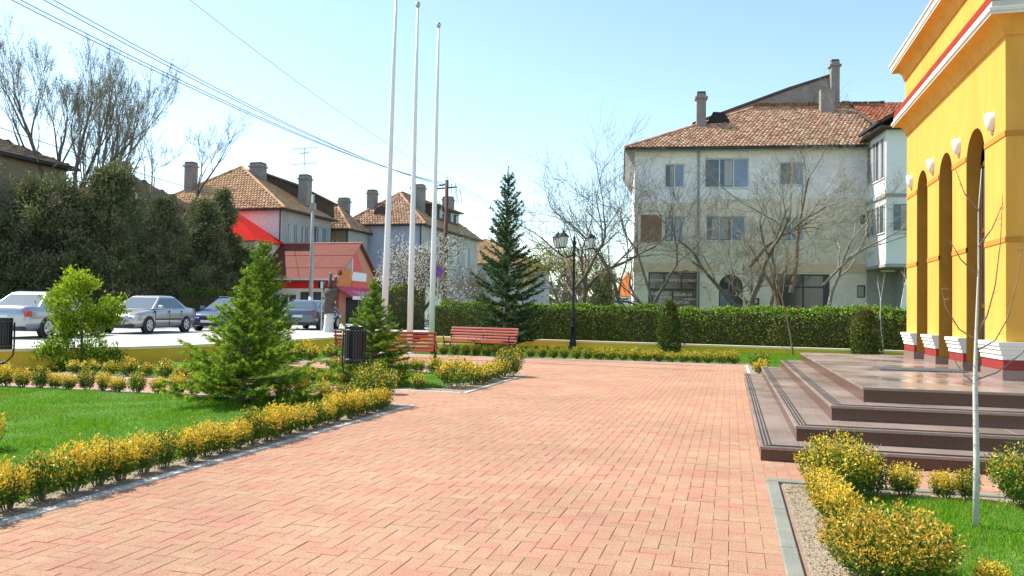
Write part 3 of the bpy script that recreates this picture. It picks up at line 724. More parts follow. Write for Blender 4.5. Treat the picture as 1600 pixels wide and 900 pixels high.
def thuja(label, loc, h, r, prof, mats, frac, n, ls, name='thuja_shrub', seed=0, cat='shrub', trunk=True, clump=0):
    """upright sprays: prof maps height fraction to radius fraction"""
    g_ = np.random.default_rng(seed); root = thing(name, label, cat, loc)
    zs = g_.uniform(.02, 1, n); rf = np.interp(zs, [p[0] for p in prof], [p[1] for p in prof])
    a = g_.uniform(0, 6.28, n); rad = r * rf * (.45 + .55 * np.sqrt(g_.uniform(0, 1, n))) * (1 + .16 * np.sin(a * 3 + zs * 9) + .10 * np.sin(a * 7 - zs * 14))
    c = np.stack([rad * np.cos(a), rad * np.sin(a), zs * h], 1); out = np.stack([np.cos(a), np.sin(a), 0 * a], 1)
    if clump:                                               # sprays gathered in separate tufts with gaps between
        k = g_.integers(0, n, clump); c = c[k][g_.integers(0, clump, n)] + g_.normal(size=(n, 3)) * np.array([.13, .13, .10]) * r; c[:, 2] = np.maximum(c[:, 2], .03)
        zs = np.clip(c[:, 2] / h, 0, 1); out = unit(c * np.array([1, 1, 0]) + 1e-6)
    V = []; mi = []
    for q in range(6):
        p = c + g_.normal(size=c.shape) * ls * .55; d = out * .45 + g_.normal(size=c.shape) * .5; d[:, 2] += .75
        V.append(leafquads(p, d, ls * g_.uniform(.7, 1.3, n), ls * .38)); mi.append((g_.uniform(0, 1, n) < frac * (.4 + .9 * zs)).astype(int))
    npmesh('foliage', np.concatenate(V), 4, mats, np.concatenate(mi), root)
    mb = MB(); mb.tube([(0, 0, -.05), (0, 0, h * .8)], [.02 * h, .006 * h], 5); mb.build('trunk', m_bark, root)
    return root
thuja('bright yellow-green bushy cypress in front of the street wall and silver cars', (-14.55, 15.35, 0), 2.02, .86, [(0, .8), (.1, 1.0), (.28, .62), (.42, .42), (.55, .62), (.72, .80), (.88, .66), (1, .3)], [m_lg, m_lyg], .8, 1800, .095, seed=5, clump=46)
thuja('slim dark thuja column in front of the hedge, left of the arched doorway', (-2.15, 29.8, 0), 1.85, .42, [(0, .8), (.2, 1), (.6, .85), (.85, .5), (1, .12)], [m_thuja, m_thujab], .3, 900, .10, seed=6)
thuja('bronze tinged thuja column by the wall end near the yellow building', (4.45, 29.6, 0), 1.65, .42, [(0, .85), (.3, 1), (.7, .85), (1, .3)], [m_thuja, m_thujab], .55, 900, .10, seed=7)
thuja('dark conical conifer far behind the hedge, right of the street lamp', (-7.1, 46.0, .25), 3.4, 1.0, [(0, 1), (.5, .6), (1, .08)], [m_everg, m_thuja], .4, 900, .22, name='conifer_tree', seed=8, cat='tree')

# ================================================================== HEDGES
def hedge(label, pts, th_, h0, h1, mats, frac, toph, dens, ls, core, name='hedge', seed=0, z0=.25):
    """pts: centre line, th_: thickness, rounded leafy box with a twiggy core"""
    g_ = np.random.default_rng(seed); root = thing(name, label, 'hedge', (pts[0][0], pts[0][1], z0))
    V = []; MI = []; c = MB(); o = np.array([pts[0][0], pts[0][1]])
    for (a, b, ha, hb) in [(pts[i], pts[i + 1], h0 + (h1 - h0) * i / (len(pts) - 1), h0 + (h1 - h0) * (i + 1) / (len(pts) - 1)) for i in range(len(pts) - 1)]:
        a = np.array(a) - o; b = np.array(b) - o; L = np.linalg.norm(b - a); d = (b - a) / L; nrm = np.array([-d[1], d[0]])
        n = int(L * (2 * ha + th_) * dens)
        s = g_.uniform(0, 1, n) * L; pick = g_.uniform(0, 1, n) * (2 * ha + th_)
        hh = (ha + (hb - ha) * s / L) * (1 + .03 * np.sin(s * 1.7 + seed) + .025 * np.sin(s * 4.3))
        side = pick < 2 * ha
        off = np.where(side, np.where(pick < ha, -th_ / 2, th_ / 2), g_.uniform(-th_ / 2, th_ / 2)); zz = np.where(side, (pick % ha) / ha * hh, hh)
        rnd = np.clip((zz / hh - .8) / .2, 0, 1) * .12; off = off * (1 - np.where(side, rnd, 0)); 
        off = off * (1 + .10 * np.sin(s * 2.3 + 2 * zz) + .07 * np.sin(s * 6.1)); zz = zz + np.where(side, 0, g_.normal(size=n) * .05 + .03)
        P = np.stack([a[0] + d[0] * s + nrm[0] * off, a[1] + d[1] * s + nrm[1] * off, zz], 1) + g_.normal(size=(n, 3)) * .045
        ax = g_.normal(size=(n, 3)) * .7; ax[:, 2] += .5; ax[:, :2] += nrm * np.sign(off)[:, None] * .4
        V.append(leafquads(P, ax, ls * g_.uniform(.6, 1.3, n), ls * .5))
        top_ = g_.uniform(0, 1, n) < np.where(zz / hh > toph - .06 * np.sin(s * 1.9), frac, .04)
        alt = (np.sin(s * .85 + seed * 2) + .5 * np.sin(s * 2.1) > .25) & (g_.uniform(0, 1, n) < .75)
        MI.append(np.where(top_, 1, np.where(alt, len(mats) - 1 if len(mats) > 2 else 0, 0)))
        e = th_ / 2 - .30
        q = [a - nrm * e, b - nrm * e, b + nrm * e, a + nrm * e]
        c.add([(*p, 0) for p in q] + [(*q[0], ha - .05), (*q[1], hb - .05), (*q[2], hb - .05), (*q[3], ha - .05)], [(3, 2, 1, 0), (4, 5, 6, 7), (0, 1, 5, 4), (1, 2, 6, 5), (2, 3, 7, 6), (3, 0, 4, 7)])
    npmesh('foliage', np.concatenate(V), 4, mats, np.concatenate(MI), root)
    c.build('twig_core', core, root)
    return root
hl = lambda x: (x, wallx(x) + 1.15)
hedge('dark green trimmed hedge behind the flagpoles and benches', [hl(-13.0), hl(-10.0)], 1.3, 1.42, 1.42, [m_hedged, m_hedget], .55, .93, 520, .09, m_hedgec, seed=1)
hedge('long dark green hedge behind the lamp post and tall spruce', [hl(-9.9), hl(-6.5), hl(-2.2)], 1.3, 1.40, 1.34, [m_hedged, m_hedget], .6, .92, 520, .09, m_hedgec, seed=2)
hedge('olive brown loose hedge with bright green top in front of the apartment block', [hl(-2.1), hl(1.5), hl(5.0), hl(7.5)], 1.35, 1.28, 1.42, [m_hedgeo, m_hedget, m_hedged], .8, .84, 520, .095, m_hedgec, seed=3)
hedge('taller dark clipped hedge block behind the left flagpole', [(-18.2, 38.6), (-15.6, 39.6)], 1.6, 2.35, 2.35, [m_hedged, m_hedget], .25, .95, 160, .12, m_hedgec, seed=4)
hedge('dark boxy clipped hedge beyond the champagne sedan', [(-29.3, 37.4), (-27.0, 41.2)], 1.6, 1.9, 1.9, [m_hedged, m_hedget], .2, .95, 140, .13, m_hedgec, seed=5)
hedge('dark rounded hedge behind the silver sedan at the left edge', [(-34.2, 30.6), (-31.6, 34.0)], 1.8, 2.2, 2.2, [m_hedged, m_hedget], .12, .95, 120, .14, m_hedgec, seed=6)

# ================================================================== BARE AND BUDDING TREES
def bare(label, loc, stems, bark, seed=0, depth=5, twigs=1, leaf=None, nleaf=0, lsize=.05, spread=.55, up=.25, rt=.006, kids=(3, 4), shrink=.68, name='bare_tree', droop=0, wiggle=.16, extra=None, sides=5, first=1.0):
    """stems: list of (start, direction, length, radius); recursive forking, fine twigs at the ends, optional buds / blossom / leaves"""
    g_ = random.Random(seed); root = thing(name, label, 'tree', loc)
    trunk, twig = MB(), MB(); ends = []
    def grow(p, d, L, r, lev):
        K = 4 if lev > 1 else 3; pts = [p]; dd = d.copy(); rads = [r]
        for k in range(K):
            dd = (dd + Vector((g_.gauss(0, wiggle), g_.gauss(0, wiggle), g_.gauss(0, wiggle) + up * .12 - (droop * .2 if lev < 2 else 0)))).normalized()
            pts.append(pts[-1] + dd * L / K); rads.append(r + (r * .62 - r) * (k + 1) / K)
        big = lev >= depth - 1
        (trunk if big else twig).tube(pts, rads, sides + 2 if big else (4 if lev > 1 else 3), cap=False)
        if lev <= 1: ends.extend(pts[1:])
        if lev == 0: return
        n = g_.randint(*kids) + (twigs if lev == 1 else 0)
        a0 = g_.uniform(0, 6.28)
        for j in range(n):
            t = 1.0 if j == 0 else g_.uniform(.35 if lev < depth else .75, 1.0)
            q = t * K; i = min(K - 1, int(q)); base = pts[i] + (pts[i + 1] - pts[i]) * (q - i)
            ax = dd.orthogonal().normalized(); ax = Matrix.Rotation(a0 + 2 * pi * j / n + g_.uniform(-.5, .5), 3, dd) @ ax
            an = spread * (g_.uniform(.25, .6) if j == 0 else g_.uniform(.7, 1.35))
            nd = (dd * cos(an) + ax * sin(an) + Vector((0, 0, up * .35))).normalized()
            grow(base, nd, L * shrink * g_.uniform(.75, 1.2) * (first if lev == depth else 1), max(rt, rads[i] * (.75 if j == 0 else .55)), lev - 1)
    for (s, d, L, r) in stems: grow(Vector(s), Vector(d).normalized(), L, r, depth)
    if extra: extra(root, trunk, ends)
    trunk.build('trunk', bark if not isinstance(bark, tuple) else bark[0], root, True); twig.build('twig_crown', bark if not isinstance(bark, tuple) else bark[1], root)
    if leaf and nleaf:
        E = np.array([e[:] for e in ends]); gg = np.random.default_rng(seed)
        i = gg.integers(0, len(E), nleaf); P = E[i] + gg.normal(size=(nleaf, 3)) * lsize * 1.2
        d = gg.normal(size=P.shape); d[:, 2] += .3 - droop
        npmesh('leaf_cluster', leafquads(P, d, lsize * gg.uniform(.6, 1.4, nleaf), lsize * .55), 4, leaf, None, root)['kind'] = 'stuff'
    return root
ZT = .25
# big multi-stemmed tree at the left, with first green
bare('tall multi-stemmed tree with first pale green buds above the evergreens at left', (-36.0, 36.2, ZT), [((0, 0, 0), (.02, 0, 1), 6.6, .34), ((.25, .1, 4.6), (.2, .1, 1), 5.2, .15), ((-.2, 0, 4.4), (-.25, .1, 1), 5.2, .15), ((.3, -.2, 4.8), (.45, .1, 1), 5.0, .12), ((-.2, .2, 5.0), (-.03, -.2, 1), 5.6, .14), ((-.2, .2, 4.6), (-.5, .1, 1), 5.0, .12), ((.3, .2, 5.4), (.8, .1, .9), 4.2, .09), ((0, .2, 5.2), (.1, .3, 1), 5.4, .12)],
     (m_bark, m_twig), seed=3, depth=5, leaf=m_budg, nleaf=7000, lsize=.09, spread=.32, up=.5, rt=.006, shrink=.68, twigs=2, first=.70, kids=(3, 4), wiggle=.09)
bare('leafless dark tree between the tall green tree and the tiled house', (-35.4, 44.6, ZT), [((0, 0, 0), (0, 0, 1), 7.0, .24), ((.2, 0, 5), (.5, 0, 1), 4.6, .12), ((-.2, 0, 4.8), (-.55, 0, 1), 4.4, .12)], (m_bark, m_bark), seed=5, depth=5, spread=.46, up=.35, rt=.007, shrink=.70, first=.66, wiggle=.13, kids=(3, 3), twigs=2)
# row in front of the apartment block
TR = dict(rt=.006, leaf=m_budb, lsize=.05, kids=(3, 3), twigs=2, wiggle=.15, depth=5)
bare('leafless tree with forked leaning trunk behind the street lamp', (-7.1, 37.4, ZT), [((-.3, 0, 0), (.12, 0, 1), 2.6, .19), ((.75, 0, 0), (-.42, 0, 1), 2.4, .12), ((0, 0, 2.3), (-.55, 0, 1), 2.2, .10), ((.05, 0, 2.4), (.5, 0, 1), 2.4, .10)], (m_bark, m_bark), seed=8, spread=.62, up=.15, shrink=.80, nleaf=900, **TR)
bare('leafless tree with a slanting limb at the left end of the apartment block', (-3.45, 37.4, ZT), [((0, 0, 0), (-.02, 0, 1), 1.8, .14), ((-.25, 0, -.2), (-.75, 0, 1), 3.2, .13), ((0, 0, 1.6), (-.45, 0, 1), 2.6, .08), ((0, 0, 1.6), (.5, 0, 1), 2.2, .08)], (m_bark, m_bark), seed=12, spread=.6, up=.15, shrink=.76, nleaf=700, **TR,
     extra=lambda root, tr, ends: npmesh('mistletoe', leafquads(np.array([-2.15, .2, 2.85]) + unit(rng.normal(size=(900, 3))) * .42 * rng.uniform(.2, 1, (900, 1)), rng.normal(size=(900, 3)), .14, .05), 4, m_mist, None, root))
bare('pale barked tree forking low in front of the arched doorway', (.72, 38.2, ZT), [((0, 0, 0), (.02, 0, 1), 1.5, .19), ((0, 0, 1.35), (-.85, -.1, .75), 2.5, .12), ((.05, 0, 1.4), (.5, 0, 1), 3.0, .14), ((.1, 0, 3.4), (.6, 0, 1), 2.6, .10)], (m_bark, m_twig), seed=21, spread=.58, up=.2, shrink=.70, nleaf=2600, **TR)
bare('slender leaning tree left of the arched doorway', (-.65, 38.9, ZT), [((0, 0, 0), (.1, 0, 1), 2.2, .10)], (m_bark, m_twig), seed=23, spread=.55, up=.25, shrink=.78, nleaf=1000, **TR)
bare('brown trunked tree in front of the dark double window', (2.2, 38.4, ZT), [((0, 0, 0), (.22, 0, 1), 2.4, .15), ((-.35, .3, 0), (-.12, 0, 1), 2.8, .11), ((.4, 0, 2.2), (.3, 0, 1), 3.2, .11)], (m_barkb, m_twig), seed=29, spread=.60, up=.2, shrink=.70, nleaf=2600, **TR)
bare('pale slim tree right of the dark double window', (4.1, 39.2, ZT), [((0, 0, 0), (0, 0, 1), 3.2, .12), ((0, 0, 2.6), (.6, 0, 1), 2.6, .07)], (m_barkg, m_twig), seed=31, spread=.58, up=.2, shrink=.70, nleaf=2000, **TR)
# saplings
bare('thin young sapling with forked top in the grass beyond the steps', (2.15, 30.0, 0), [((0, 0, 0), (-.06, 0, 1), 2.75, .038)], m_barkb, seed=35, depth=3, spread=.55, up=.5, rt=.006, shrink=.42, name='sapling', kids=(3, 3), wiggle=.05)
bare('thin bare sapling beside the bronze thuja column', (5.0, 29.4, 0), [((0, 0, 0), (0, 0, 1), 2.1, .022)], m_birch, seed=36, depth=2, spread=.5, up=.5, rt=.005, shrink=.35, name='sapling', kids=(2, 3), wiggle=.05)
bare('thin pale sapling nearest the yellow building at the wall end', (5.75, 29.3, 0), [((0, 0, 0), (.08, 0, 1), 2.3, .026)], m_birch, seed=37, depth=2, spread=.55, up=.5, rt=.005, shrink=.35, name='sapling', kids=(3, 3), wiggle=.05)
# birch sapling in the foreground lawn, built limb by limb
bs = thing('birch_sapling', 'slender white barked birch sapling standing in the right lawn', 'tree', (1.64, 6.2, 0))
mb = MB(); tp = [(0, 0, -.03), (.006, .01, .5), (.0, .02, 1.0), (.008, .02, 1.35), (.025, .03, 1.8), (.03, .05, 2.2), (.05, .05, 2.5)]
mb.tube(tp, [.023, .020, .016, .0105, .006, .0035, .002], 8); mb.build('trunk', m_birch, bs, True)
LIM = [((.0, .02, 1.02), [(.13, .0, 1.08), (.28, -.02, 1.22), (.42, -.04, 1.47)]), ((.0, .02, 1.00), [(-.06, .03, 1.05), (-.11, .05, 1.13), (-.13, .05, 1.21)]), ((.006, .02, 1.30), [(-.09, .05, 1.37), (-.17, .07, 1.52), (-.21, .08, 1.72)]),
       ((.008, .02, 1.34), [(.07, .0, 1.47), (.12, .0, 1.68), (.15, -.01, 1.98), (.16, -.02, 2.3)]), ((.004, .02, 1.22), [(.11, -.03, 1.30), (.18, -.05, 1.45), (.24, -.06, 1.72), (.27, -.06, 2.0)]),
       ((.02, .03, 1.75), [(-.08, .05, 1.86), (-.16, .06, 2.02)]), ((.025, .03, 1.95), [(.1, 0, 2.07), (.17, 0, 2.25)]), ((.03, .04, 2.2), [(-.07, 0, 2.32), (-.12, .03, 2.5)])]
for p, q in LIM:
    l = MB(); P = [p] + q; n = len(P); l.tube(P, [.0065 - .0045 * i / (n - 1) for i in range(n)], 5)
    for i in range(1, n):
        a = Vector(P[i - 1]); b = Vector(P[i])
        for s in (.3, .7):
            c = a.lerp(b, s); d = Vector((R.uniform(-1, 1), R.uniform(-1, 1), R.uniform(-.2, 1))).normalized() * R.uniform(.02, .055); l.tube([c, c + d], [.0025, .0012], 3)
    l.build('branch', m_barkb if p[2] > 1.05 else m_barkg, bs)
mb = MB()
for i in range(34):
    z = R.uniform(.05, 1.3); a = R.uniform(2.6, 6.0); r = .0262 - .0065 * z
    w = R.uniform(.15, .5); mb.tube([(r * cos(a - w) + .004, r * sin(a - w) + .015 * z, z), (r * 1.02 * cos(a) + .004, r * 1.02 * sin(a) + .015 * z, z), (r * cos(a + w) + .004, r * sin(a + w) + .015 * z, z)], [.001, .0035, .001], 4)
tag(mb.build('bark_mark', m_birchd, bs), kind='stuff')
# flowering tree, willow, pollarded lime-washed trunk
bare('rounded tree in white blossom in front of the blue-grey house', (-16.6, 41.6, ZT), [((0, 0, 0), (0, 0, 1), 1.3, .13), ((0, 0, .9), (.5, 0, 1), 1.5, .08), ((0, 0, .9), (-.6, 0, .9), 1.5, .08)], m_barkd, seed=41, depth=5, leaf=m_bloss, nleaf=9000, lsize=.10, spread=.62, up=.15, rt=.01, shrink=.76, name='blossom_tree')
bare('bare shrubby tree with grey twigs behind the wooden utility pole', (-15.6, 45.5, ZT), [((0, 0, 0), (.1, 0, 1), 1.2, .10), ((.2, 0, .3), (.5, 0, 1), 1.2, .08)], m_barkg, seed=43, depth=5, spread=.6, up=.2, rt=.01, shrink=.8, leaf=m_bloss, nleaf=500, lsize=.08)
bare('yellow-leaved tree far behind the street lamp', (-10.4, 49.5, ZT), [((0, 0, 0), (0, 0, 1), 2.2, .14), ((0, 0, 1.6), (-.5, 0, 1), 1.6, .08)], m_barkd, seed=45, depth=5, leaf=m_willow, nleaf=2600, lsize=.15, spread=.5, up=.1, rt=.01, shrink=.7, name='yellow_leaved_tree', droop=.8)
bare('pale green tree in early leaf far behind the hedge, right of the street lamp', (-8.6, 52.5, ZT), [((0, 0, 0), (0, 0, 1), 2.0, .14)], m_barkd, seed=47, depth=5, leaf=m_budg, nleaf=2400, lsize=.15, spread=.5, up=.2, rt=.01, shrink=.72, name='green_budding_tree')
tt_ = thing('pollarded_tree', 'pollarded stump-like tree with whitewashed lower trunk by the street', 'tree', (-17.0, 31.7, ZT))
mb = MB(); mb.tube([(0, 0, -.1), (.0, 0, .12), (.03, 0, .4), (.02, .01, .7), (.06, 0, .98)], [.32, .25, .21, .19, .205], 11); mb.build('whitewashed_trunk', m_lime, tt_, True)
mb = MB(); mb.tube([(.06, 0, .96), (.0, 0, 1.2), (.05, 0, 1.5), (.08, 0, 1.8), (.1, 0, 2.05)], [.207, .26, .22, .30, .25], 11)
for p in ([(-.1, .1, 1.1), (-.28, .1, 1.22)], [(.2, 0, 1.25), (.36, 0, 1.36)], [(-.15, 0, 1.9), (-.24, 0, 2.35)], [(.05, .1, 2.0), (.0, .12, 2.5)]): mb.tube(p, [.10, .075], 7)

for p in ([(-.1, 0, 1.8), (-.22, .02, 2.0)], [(.12, 0, 1.9), (.08, 0, 2.3), (.06, 0, 2.75)], [(.2, 0, 1.9), (.3, 0, 2.2), (.34, 0, 2.6)], [(.0, .1, 1.9), (-.02, .12, 2.2)], [(.22, -.05, 1.95), (.45, -.05, 2.1)], [(-.05, 0, 1.6), (-.3, 0, 1.68)], [(.2, 0, 1.5), (.38, .02, 1.66)]):
    mb.tube(p, [.09] + [.07] * (len(p) - 1), 6)
mb.build('knotted_head', m_barkd, tt_, True)
mb = MB()
for p in ((.06, 0, 2.72), (.34, 0, 2.58), (.0, .12, 2.2)): mb.tube([p, (p[0], p[1], p[2] + .06)], [.072, .066], 6)
tag(mb.build('cut_end', m_lime, tt_), kind='stuff')

# dark evergreens along the far side of the street
def evergreen(label, loc, h, r, n, seed, shape=0):
    g_ = np.random.default_rng(seed); root = thing('evergreen_tree', label, 'tree', loc)
    mb = MB(); mb.tube([(0, 0, -.1), (g_.normal() * .15, 0, h * .45), (0, 0, h * .93)], [.035 * h, .022 * h, .01], 7)
    nc = 150; z = g_.uniform(.05, 1, nc); rf = np.interp(z, [0, .15, .4, .7, 1], [.75, 1, .95, .62, .1] if shape == 0 else [.8, 1, 1, .85, .35])
    a = g_.uniform(0, 6.28, nc); rad = r * rf * np.sqrt(g_.uniform(.12, 1, nc)); C = np.stack([rad * np.cos(a), rad * np.sin(a), z * h], 1)
    for i in range(0, nc, 2): mb.tube([(0, 0, max(.3, C[i, 2] - .25 * rad[i])), C[i]], [.03, .01], 3)
    mb.build('trunk', m_barkd, root)
    per = n // nc; P = np.repeat(C, per, 0); cr = np.repeat(g_.uniform(.3, .75, nc) * r * .34, per)
    P = P + g_.normal(size=P.shape) * cr[:, None] * np.array([.62, .62, .55]); P[:, 2] = np.maximum(P[:, 2], .1)
    d = g_.normal(size=P.shape) * .6; d[:, 2] += .55; d[:, :2] += unit(P[:, :2]) * .4
    mi = np.where(g_.uniform(0, 1, len(P)) < .72, np.repeat(g_.choice([0, 1, 1, 2], nc), per), 0)
    npmesh('foliage', leafquads(P, d, .20 * g_.uniform(.6, 1.4, len(P)), .06), 4, [m_everg, m_everm, m_everb], mi, root)
for q, (x, y, h, r, s, l) in enumerate(((-35.2, 29.3, 9.2, 3.1, 0, 'dark evergreen tree at the left edge behind the silver sedan'), (-33.2, 32.6, 7.2, 2.6, 1, 'dark brownish evergreen tree second from the left edge of the photo'),
        (-31.8, 35.2, 8.6, 2.6, 0, 'tallest dark evergreen tree, above the yellow-green cypress'), (-31.2, 38.6, 6.9, 2.5, 0, 'dark evergreen tree behind the roof of the champagne sedan'),
        (-30.6, 41.4, 7.4, 2.0, 0, 'dark evergreen tree with greyish crown left of the tiled house'), (-31.4, 44.3, 8.4, 1.6, 0, 'dark pointed evergreen tree overlapping the tiled house roof'), (-30.7, 45.6, 4.9, 1.7, 1, 'low dark evergreen tree in front of the bright red roof'))):
    evergreen(l, (x, y, .3), h, r, 30000, 60 + q, s)

# ================================================================== STREET FURNITURE
def bench(label, loc, rz):
    t = thing('park_bench', label, 'bench', loc, rz, 'red slatted benches')
    L = 2.55
    for x in (-L / 2 + .05, 0, L / 2 - .05):
        b = MB(M=Matrix.Translation((x, 0, 0)))
        b.tube([(0, -.27, .0), (0, -.24, .14), (0, -.18, .30), (0, -.20, .40)], [.028, .022, .022, .024], 6)
        b.tube([(0, .30, .0), (0, .24, .14), (0, .17, .32), (0, .20, .44)], [.028, .022, .022, .022], 6)
        b.tube([(0, -.22, .405), (0, -.02, .385), (0, .20, .405), (0, .25, .62), (0, .33, .90)], [.022, .02, .024, .02, .016], 6)
        b.tube([(0, -.16, .22), (0, .02, .29), (0, .16, .24)], .014, 5)
        b.cbox(-.03, .03, -.31, -.22, -.0, .025); b.cbox(-.03, .03, .26, .35, -.0, .025)
        if x: b.tube([(0, .24, .63), (0, .02, .66), (0, -.20, .64), (0, -.26, .58), (0, -.22, .52), (0, -.20, .42)], [.018] * 6, 6)
        b.build('leg', m_black, t, True)
    for k, (y, z) in enumerate(((-.20, .435), (-.10, .42), (.0, .412), (.10, .42))):
        s = MB(); s.box(-L / 2, L / 2, y - .034, y + .034, z - .016, z + .016); s.build('slat', m_slat, t, bevel=.006)
    for k in range(5):
        y, z = .222 + .024 * k, .50 + .092 * k
        s = MB(M=Matrix.Translation((0, y, z)) @ Matrix.Rotation(-.24, 4, 'X')); s.box(-L / 2, L / 2, -.017, .017, -.030, .030); s.build('slat', m_slat, t, bevel=.009)
    return t
bench('red slatted bench facing the plaza, beside the flagpoles', (-7.8, 24.6, 0), radians(-14))
bench('red slatted bench seen from behind, partly hidden by the litter bin and small spruce', (-8.35, 18.65, 0), radians(15) + pi)

def litter_bin(label, loc, rz):
    t = thing('litter_bin', label, 'bin', loc, rz, 'black round litter bins')
    b = MB(); n = 28; ri = .15
    b.lathe([(ri, .50), (ri, 1.14), (ri - .012, 1.14), (ri - .012, .52)], 28); b.build('drum', m_bin, t, True)
    for k in range(22):
        a = 2 * pi * k / 22; s = MB(M=Matrix.Rotation(a, 4, 'Z')); s.cbox(ri - .002, ri + .016, -.017, .017, .49, 1.145); s.build('slat', m_bin, t)
    for z in (.56, 1.07):
        q = MB(); q.lathe([(ri + .015, z - .018), (ri + .022, z - .018), (ri + .022, z + .018), (ri + .015, z + .018)], 28); q.build('hoop', m_bin, t, True)
    q = MB()
    for z in (.56, 1.07):
        for k in range(22): a = 2 * pi * (k + .5) / 22; q.lathe([(.001, .03 + ri - .01), (.008, .03 + ri - .008), (.008, ri)], 6, axis='x') if False else q.tube([((ri + .02) * cos(a), (ri + .02) * sin(a), z), ((ri + .029) * cos(a), (ri + .029) * sin(a), z)], .007, 5)
    tag(q.build('rivet', m_steel, t), kind='stuff')
    q = MB(); q.tube([(-ri - .045, 0, 1.05), (-ri - .05, 0, .55), (-ri - .03, 0, .36), (-.09, 0, .25), (0, 0, .21), (.09, 0, .25), (ri + .03, 0, .36), (ri + .05, 0, .55), (ri + .045, 0, 1.05)], .017, 8)
    q.tube([(-ri - .05, 0, .98), (-ri + .0, 0, .98)], .013, 6); q.tube([(ri + .05, 0, .98), (ri, 0, .98)], .013, 6)
    q.build('yoke', m_bin, t, True)
    q = MB(); q.lathe([(.11, 0), (.11, .03), (.06, .05), (.05, .10), (.065, .12), (.05, .14), (.045, .19), (.065, .21), (.03, .23)], 14); q.build('pedestal', m_bin, t, True)
    return t
litter_bin('black slatted litter bin on a yoke stand at the cross path corner', (-6.35, 12.8, 0), radians(15))
litter_bin('black litter bin cut by the left picture edge, in front of the yellow wall', (-14.6, 13.3, 0), radians(38))

t = thing('street_lamp', 'black ornate lamp post with a cluster of lanterns in front of the hedge', 'lamp', (-6.1, 31.7, 0))
mb = MB(); mb.lathe([(.20, 0), (.20, .06), (.16, .10), (.14, .16), (.15, .20), (.125, .26), (.115, .80), (.14, .84), (.14, .88), (.10, .93), (.11, 1.0), (.085, 1.06), (.075, 1.15), (.09, 1.18), (.06, 1.25), (.048, 2.4), (.045, 3.75), (.075, 3.8), (.05, 3.86), (.05, 4.15), (.085, 4.2), (.085, 4.28), (.04, 4.34), (.06, 4.44), (.01, 4.56)], 14); mb.build('post', m_black, t, True)
for a in (radians(15), radians(195), radians(240)):
    Mx = Matrix.Rotation(a, 4, 'Z'); q = MB(M=Mx)
    q.tube([(.04, 0, 3.78), (.2, 0, 3.66), (.42, 0, 3.66), (.60, 0, 3.80), (.66, 0, 4.0)], [.022, .022, .022, .02, .02], 6)
    q.tube([(.04, 0, 4.1), (.16, 0, 4.0), (.24, 0, 3.86), (.16, 0, 3.80), (.12, 0, 3.88), (.17, 0, 3.9)], .014, 5)
    q.tube([(.42, 0, 3.67), (.5, 0, 3.80), (.40, 0, 3.90), (.33, 0, 3.82)], .013, 5); q.tube([(.05, 0, 3.55), (.14, 0, 3.50), (.2, 0, 3.6)], .013, 5)
    q.build('arm', m_black, t, True)
    Lm = Mx @ Matrix.Translation((.66, 0, 4.02)); q = MB(M=Lm); zz = [(0, .11), (.40, .19)]
    hx = lambda r, z: [(r * cos(pi / 3 * k), r * sin(pi / 3 * k), z) for k in range(6)]
    def frus(mb, r0, z0, r1, z1, capt=True):
        A, B = hx(r0, z0), hx(r1, z1); mb.add(A + B, [(i, (i + 1) % 6, 6 + (i + 1) % 6, 6 + i) for i in range(6)] + ([tuple(range(6, 12)), tuple(range(5, -1, -1))] if capt else []))
    frus(q, .125, -.02, .125, .012); frus(q, .235, .405, .235, .425); frus(q, .235, .4255, .13, .54); frus(q, .13, .5405, .05, .60); frus(q, .03, .6005, .012, .70)
    for k in range(6):
        a2 = pi / 3 * k; q.tube([(.112 * cos(a2), .112 * sin(a2), .01), (.205 * cos(a2), .205 * sin(a2), .41)], .011, 4)
    lf = q.build('lantern_frame', m_black, t)
    g2 = MB(M=Lm); frus(g2, .105, .0125, .195, .404, False); g2.build('lantern_pane', m_glassw, lf)

for k, (x, y) in enumerate(((-10.3, 22.75), (-10.22, 24.65), (-10.2, 26.6))):
    t = thing('flagpole', 'tall white flagpole, ' + ['nearest and leftmost of the three, running out of the frame', 'middle one of the three, with a small knob on top', 'rightmost of the three, beside the facing bench'][k], 'flagpole', (x, y, 0), 0, 'white flagpoles')
    q = MB(); q.lathe([(.10, 0.0), (.095, 3.0), (.075, 6.0), (.06, 9.0), (.042, 11.5)], 14); q.build('pole', m_pole, t, True)
    q = MB(); q.lathe([(.17, -.05), (.17, .03), (.11, .05), (.11, .12)], 14); q.build('base', m_pole, t)
    q = MB(); q.lathe([(.012, 11.5), (.03, 11.53), (.075, 11.58), (.085, 11.64), (.07, 11.70), (.02, 11.74)], 12); q.build('finial', m_steel, t, True)
    t.rotation_euler = (0, radians([1.0, .3, .25][k]), 0)

